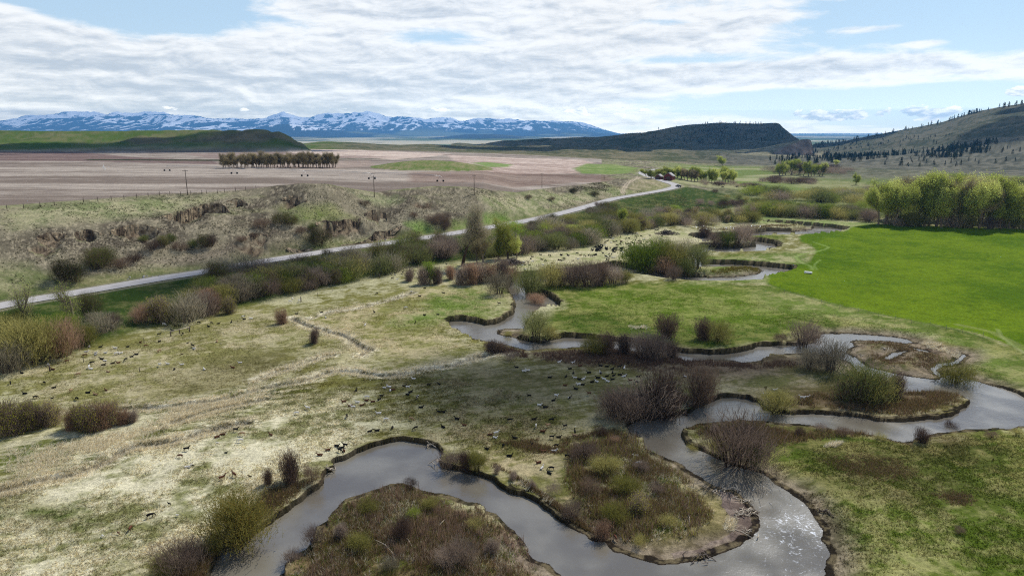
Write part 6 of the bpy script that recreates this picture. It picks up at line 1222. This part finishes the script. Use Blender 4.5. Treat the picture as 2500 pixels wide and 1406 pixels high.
for px, py, h, wh in ((122, 906, 1.4, 'beside the white goat in the left pasture'), (352, 838, 1.4, 'thin one near the brown goats in the left pasture'), (204, 884, 1.3, 'thin one left of the grazing black goat'), (735, 737, 1.6, 'near two white goats by the willow belt'), (926, 679, 1.5, 'below the thicket next to a standing goat'), (1033, 657, 1.4, 'left of the bright green bush'), (776, 725, 1.4, 'leaning by the edge of the willow belt'), (811, 712, 1.2, 'on the bare slope right of the willow belt'), (341, 908, 1.1, 'short one in the middle of the left pasture'), (289, 864, 1.2, 'next to the pair of white goats')):
    p = hit(px, py); r_ = .16 if px in (122, 735, 926) else .07; o = tb('fence_post', [(0, 0, -.2), (0, 0, h)], [r_, r_ * .9], M_post, None, tuple(p)); tagt(o, 'weathered wooden post ' + wh, 'post', 'lone posts on the pasture')
# brush piles, driftwood
def sticks(name, px, py, n, rad, hgt, ln, mat, label, cat, seed, group=None):
    rs = np.random.RandomState(seed); T = []
    for i in range(n):
        r = min(abs(rs.normal()) * rad * .5, rad * .85); a = rs.uniform(0, 6.28); z_ = hgt * max(0, 1 - r / rad) * rs.uniform(0, 1) + .06; d = rs.normal(size=3) * [1, 1, .3]; d /= np.linalg.norm(d); L = ln * rs.uniform(.4, 1.1); c = np.array([math.cos(a) * r * 1.5, math.sin(a) * r, z_])
        m_ = c + rs.normal(size=3) * L * .06; T.append(tube([c - d * L / 2, m_, c + d * L / 2], [.09, .07, .03], 4))
    v, f = joinm(T); o = link(name, mesh_np(name, v, f, mat), None, tuple(hit(px, py))); tagt(o, label, cat, group)
sticks('brush_pile', 1252, 645, 260, 4.5, 2.0, 3.2, M_wood, 'wide pile of grey dead branches in the pasture right of the big bare tree', 'brush pile', 1)
sticks('brush_pile', 1628, 572, 260, 4.5, 2.0, 3.4, M_post, 'dark pile of dead branches on the pale pasture near the thicket', 'brush pile', 2)
sticks('brush_pile', 1055, 580, 5, 2, .5, 2, M_post, 'few dark branches lying beside the road', 'branches', 3)
for i, (px, py, n, r, m_, wh) in enumerate(((1772, 1198, 16, 1.6, M_pale, 'on the upper end of the gravel bar'), (1812, 1222, 7, 1.2, M_pale, 'on the outer edge of the gravel bar'), (1830, 1252, 16, 1.3, M_pale, 'heaped at the middle of the gravel bar'), (1800, 1256, 14, 1.4, M_pale, 'against the reeds of the gravel bar'), (1826, 1300, 10, 1.3, M_pale, 'at the lower end of the gravel bar'),
        (1710, 1362, 12, 1.8, M_wood, 'along the tip of the point by the rapids'), (2158, 852, 8, 1.0, M_pale, 'on the small island in the upper pool'), (2100, 868, 5, .8, M_pale, 'standing at the edge of the upper pool'), (1325, 832, 8, 1.4, M_wood, 'caught on the bank of the middle channel'), (802, 1147, 14, .9, M_pale, 'over the bank left of the big bend'), (1052, 1086, 9, 1.0, M_pale, 'hanging over the far bank of the big bend'),
        (1675, 1015, 9, 1.2, M_post, 'under the brown willows by the river'), (2015, 1252, 9, 1.2, M_post, 'dark and tangled below the right cut bank'), (2280, 935, 9, 1.3, M_wood, 'beside the lone willow in the river'), (1075, 1128, 8, 1.2, M_pale, 'among the purple willows at the bend'))):
    sticks('driftwood', px, py, n, r, .35, 1.7, m_, 'bleached driftwood ' + wh if m_ is M_pale else 'grey driftwood ' + wh, 'driftwood', 10 + i, 'driftwood along the river')
for px, py, L, a, wh in ((1681, 1270, 3.0, 1.4, 'lying on the grassy point above the rapids'), (938, 1338, 4.0, 2.4, 'arched among the willows of the near island'), (1075, 1285, 2.5, 1.2, 'leaning on the near island top'), (995, 1326, 2.6, 2.2, 'curved beside the dark hollow of the near island')):
    p = np.array(hit(px, py)); d = np.array([math.cos(a), math.sin(a), .05]) * L / 2; o = tb('dead_branch', [tuple(-d + [0, 0, .1]), (0.1, .1, .45), tuple(d + [0, 0, .25])], [.07, .06, .03], M_pale, None, tuple(p)); tagt(o, 'pale bare dead branch ' + wh, 'branch')
# white trough in the field
p = np.array(hit(1973, 668)); e = root('water_trough', p, -.5); obm('tank', lambda b: (bx(b, -1.3, 1.3, -.5, .5, .12, .75),), M_wht, e, bev=.1)
for xx in (-.9, .9): obm('foot', lambda b: bx(b, xx - .1, xx + .1, -.45, .45, -.05, .13), M_post, e)
tagt(e, 'small white trough standing on the edge of the bright green field', 'trough')
# wire fence round the field
fpx = [(1875, 700), (1915, 716), (1960, 728), (2005, 741), (2050, 753), (2095, 764), (2145, 773), (2185, 782), (2225, 791), (2270, 797), (2310, 805), (2350, 812), (2400, 823)]
a = np.array(hit(*fpx[0])); e = root('field_fence', a); prev = None
for px, py in fpx:
    q = np.array(hit(px, py)) - a; tb('post', [(0, 0, -.2), (0, 0, 1.35)], [.035, .03], M_wire, e, tuple(q), 4)
    if prev is not None:
        for zz_ in (.5, 1.0): tb('wire', [(*prev[:2], prev[2] + zz_), (*q[:2], q[2] + zz_)], [.01, .01], M_wire, e, k=3)
    prev = q
tagt(e, 'fine electric fence along the near edge of the bright green field', 'fence')
# cattle on the far meadow
def cow():
    C = [[(-.85, 0, 1.05, (.28, .33)), (-.3, 0, 1.0, (.36, .40)), (.3, 0, 1.0, (.34, .38)), (.75, 0, 1.1, (.25, .33)), (1.05, 0, 1.0, .18), (1.3, 0, .6, .15), (1.42, 0, .28, .12), (1.5, 0, .1, .08)]]
    for s_ in (-1, 1): C += [[(-.85, 0, 1.05, .28), (-.8, s_ * .18, .75, .14), (-.88, s_ * .2, .4, .08), (-.84, s_ * .2, .04, .07)], [(.75, 0, 1.1, .25), (.72, s_ * .18, .7, .12), (.74, s_ * .2, .35, .07), (.74, s_ * .2, .04, .07)]]
    return skin(C)
cm = cow(); cm.materials.append(COAT['k'][1])
for i, (px, py) in enumerate(((1764, 452), (1765, 459), (1800, 458), (1817, 458))):
    o = link('cow', cm, None, tuple(hit(px, py))); o.rotation_euler = (0, 0, [0.3, 2.8, 3.4, 0.2][i]); tagt(o, 'black cow grazing on the green strip below the barn trees, ' + ['uppermost one', 'just below the uppermost one', 'second from the right', 'rightmost one'][i], 'cow', 'cattle on the far meadow')
# flock of white birds over the willows
bv = [(.34, 0, 0), (.12, .07, 0), (-.3, .05, 0), (-.42, 0, 0), (-.3, -.05, 0), (.12, -.07, 0), (0, 0, .07), (0, 0, -.07)]
def bird_mesh(up):
    v = list(bv); f3 = [(0, 1, 6), (1, 2, 6), (2, 3, 6), (3, 4, 6), (4, 5, 6), (5, 0, 6), (1, 0, 7), (2, 1, 7), (3, 2, 7), (4, 3, 7), (5, 4, 7), (0, 5, 7)]
    for s_ in (-1, 1):
        n = len(v); v += [(.12, s_ * .05, .02), (-.12, s_ * .05, .02), (.14, s_ * .6, .02 + up), (-.08, s_ * .6, .02 + up), (-.02, s_ * 1.15, .02 + up * .6), (.12, s_ * .05, -.01), (-.12, s_ * .05, -.01), (.14, s_ * .6, up - .01), (-.08, s_ * .6, up - .01)]
        f3 += [(n, n + 2, n + 3), (n, n + 3, n + 1), (n + 2, n + 4, n + 3), (n + 5, n + 8, n + 7), (n + 5, n + 6, n + 8), (n + 7, n + 8, n + 4)]
    return mesh_np('bird', v, [f3], M_wht)
BM = [bird_mesh(.22), bird_mesh(.05), bird_mesh(-.12)]
for i, (px, py) in enumerate(((1692, 555), (1700, 554.5), (1708, 558), (1718, 552), (1725, 558.5), (1734, 558), (1745, 557.5), (1767, 554), (1773, 556), (1784, 555.5), (1791, 558), (1797, 553), (1805, 552.5), (1824, 552), (1835, 551.5), (1843, 552), (1847, 553), (1856, 552.5))):
    X_, Y_, Z_ = unY(px, py, 318); o = link('bird', BM[i % 3], None, (X_, Y_, Z_)); o.rotation_euler = (rnd.uniform(-.3, .3), 0, 2.9 + rnd.uniform(-.3, .3)); o.scale = (1.15,) * 3; o['category'] = 'bird'; o['group'] = 'white birds flying in a line'; ALL.append((o, 'white bird flying over the far willows', px, py, 0, '~'))
# rocks at the foot of the bluff
for i, (px, py, s_, n) in enumerate(((350, 676, .5, 14), (330, 682, .4, 8), (935, 588, .5, 8), (985, 625, .9, 26), (975, 612, .8, 20), (990, 640, .8, 16))):
    rs = np.random.RandomState(i); c = np.array(hit(px, py))
    for j in range(n // 2):
        q = c + rs.normal(size=3) * [2.2, 1.2, 0]; q[2] = float(zgrid(np.array([q[0]]), np.array([q[1]]))[0]); bm = bmesh.new(); bmesh.ops.create_icosphere(bm, subdivisions=1, radius=s_ * rs.uniform(.5, 1))
        for v in bm.verts: v.co *= rs.uniform(.7, 1.25)
        me = bpy.data.meshes.new('rock'); bm.to_mesh(me); bm.free(); me.materials.append(M_roof); o = link('rock', me, None, tuple(q)); o['category'] = 'rock'; o['group'] = 'pale rocks by the road'; ALL.append((o, 'pale broken rock ' + ('beside the road under the bluff' if i < 3 else 'in the stone chute below the road'), px + rs.uniform(-5, 5), py, 0, '~'))
# ---------------- labels ----------------
ORD = ['leftmost', 'second from left', 'third from left', 'fourth from left', 'fifth from left', 'sixth from left', 'seventh from left', 'eighth from left', 'ninth from left', 'tenth from left', 'eleventh from left', 'twelfth from left']
LM = [(60, 880, 'at the left edge below the road'), (100, 1030, 'in the row at the left edge by the ditch'), (585, 1300, 'by the left bank of the near bend'), (710, 1160, 'on the bank above the near bend'), (1110, 1120, 'at the right side of the near bend'), (1790, 1080, 'on the bank of the right channel'), (1600, 960, 'on the bank above the right channel'), (1890, 980, 'at the top of the right channel'),
      (1720, 800, 'in the middle green meadow'), (2010, 870, 'beside the upper pool'), (2120, 950, 'on the brown peninsula'), (2330, 920, 'by the lone willow in the river'), (1520, 840, 'on the bank of the middle channel'), (1310, 800, 'at the narrow middle channel'), (1420, 670, 'above the middle meadow'), (1630, 630, 'in the big clump by the goats'), (1790, 580, 'by the far river loops'), (1120, 670, 'in the reedy row below the big bare tree'),
      (460, 760, 'in the belt under the left road'), (220, 670, 'on the bluff above the left road'), (450, 600, 'halfway up the bluff'), (720, 550, 'on the middle of the bluff'), (780, 590, 'above the road in the middle'), (1070, 550, 'on the bluff left of the big bare tree'), (1480, 510, 'beside the rising road'), (1690, 515, 'below the road curve'), (700, 700, 'in the long belt below the road'), (980, 640, 'below the road near the stone chute'), (1180, 630, 'around the big bare tree'), (1300, 600, 'in the thicket beyond the pasture'),
      (1400, 560, 'in the thicket left of the goat herd'), (1620, 545, 'in the thicket beyond the goat herd'), (1950, 525, 'along the far edge of the small meadow'), (2300, 500, 'behind the cottonwood row'), (2000, 460, 'on the far valley floor'), (2350, 455, 'on the valley floor below the right hill'), (2260, 555, 'in the cottonwood row'), (680, 410, 'in the shelter belt on the ploughed bench'), (1620, 430, 'around the red barns'), (1750, 448, 'in the row right of the barns'), (1950, 430, 'in the grove below the rocky point'), (1780, 400, 'at the far end of the valley'),
      (60, 970, 'in the lower left pasture'), (200, 900, 'among the left pasture goats'), (420, 810, 'near the pale log rail'), (560, 790, 'between the log rail and the willow belt'), (430, 900, 'in the middle of the left pasture'), (750, 740, 'near the edge of the willow belt'), (950, 770, 'in the meadow left of the middle channel'), (880, 960, 'in the group on the pale slope'), (1020, 950, 'right of the group on the pale slope'), (1100, 1030, 'on the slope above the near bend'), (830, 1100, 'at the rim of the near bend'), (480, 1120, 'on the pale lower left slope'),
      (320, 1290, 'in the bottom left corner meadow'), (1290, 900, 'left of the dark central herd'), (1420, 915, 'in the left half of the central herd'), (1500, 915, 'in the right half of the central herd'), (1360, 980, 'below the central herd'), (1330, 1080, 'between the near bend and the point'), (1200, 1070, 'above the purple willows'), (1480, 1070, 'at the tip beside the right channel'), (1550, 1120, 'in the brush of the grassy point'), (1960, 965, 'on the brown peninsula base'), (960, 680, 'by the close post fence'), (1260, 640, 'beside the big branch pile'), (1340, 635, 'right of the big branch pile'), (1450, 620, 'below the distant herd'), (1540, 600, 'in the distant herd')]
def lmk(px, py): return min(LM, key=lambda q: (q[0] - px) ** 2 + ((q[1] - py) * 2) ** 2)[2]
cls = {}
for o, look, px, py, hpx, where in ALL:
    look = look.replace("tall bare cottonwood tree with thick dark trunk", "tall bare cottonwood with thick trunk").replace("young cottonwood with pale stem and fresh green leaves", "young pale stemmed cottonwood").replace("yellow green leafing cottonwood tree", "yellow green cottonwood").replace("bare grey cottonwood tree", "bare grey cottonwood").replace("purplish brown leafless", "purplish bare").replace("grey leafless", "grey bare").replace("dark brown leafless", "dark bare").replace("thin stemmed willow clump", "willow clump").replace("yellow green thin willow clump", "yellow willow clump")
    if where == '#': o['label'] = look; continue
    if where == '~': key = look
    else: key = look + ' ' + lmk(px, py)
    cls.setdefault(key, []).append((px, o))
for key, it in cls.items():
    it.sort(key=lambda q: q[0]); n = len(it)
    if n > 12:
        for _, o in it: o['group'] = it[0][1].get('group') or key
    for i, (px, o) in enumerate(it):
        if n == 1: o['label'] = key
        elif i < 12 and (n <= 12 or i < 6): o['label'] = key + ', ' + ORD[i]
        elif n - 1 - i < 6: o['label'] = key + ', ' + ['rightmost', 'second from right', 'third from right', 'fourth from right', 'fifth from right', 'sixth from right'][n - 1 - i]
        else: o['label'] = key + ', amid the crowded middle'
        if n > 1 and 'group' not in o: o['group'] = key + 's'
for o, *_ in ALL:
    for w_, r_ in ((' leafing', ''), (' dense', ''), (' bare', ''), (' brown', ''), (' by the', ' by'), ('reddish', 'red'), (', amid the crowded middle', ', mid row'), (' shrub', '')):
        if len(o['label'].split()) > 16: o['label'] = o['label'].replace(w_, r_, 1)
print('LABELMAX', max(len(o['label'].split()) for o, *_ in ALL), 'crowded', sum('crowded' in o['label'] for o, *_ in ALL), 'GOATS', len(GP))
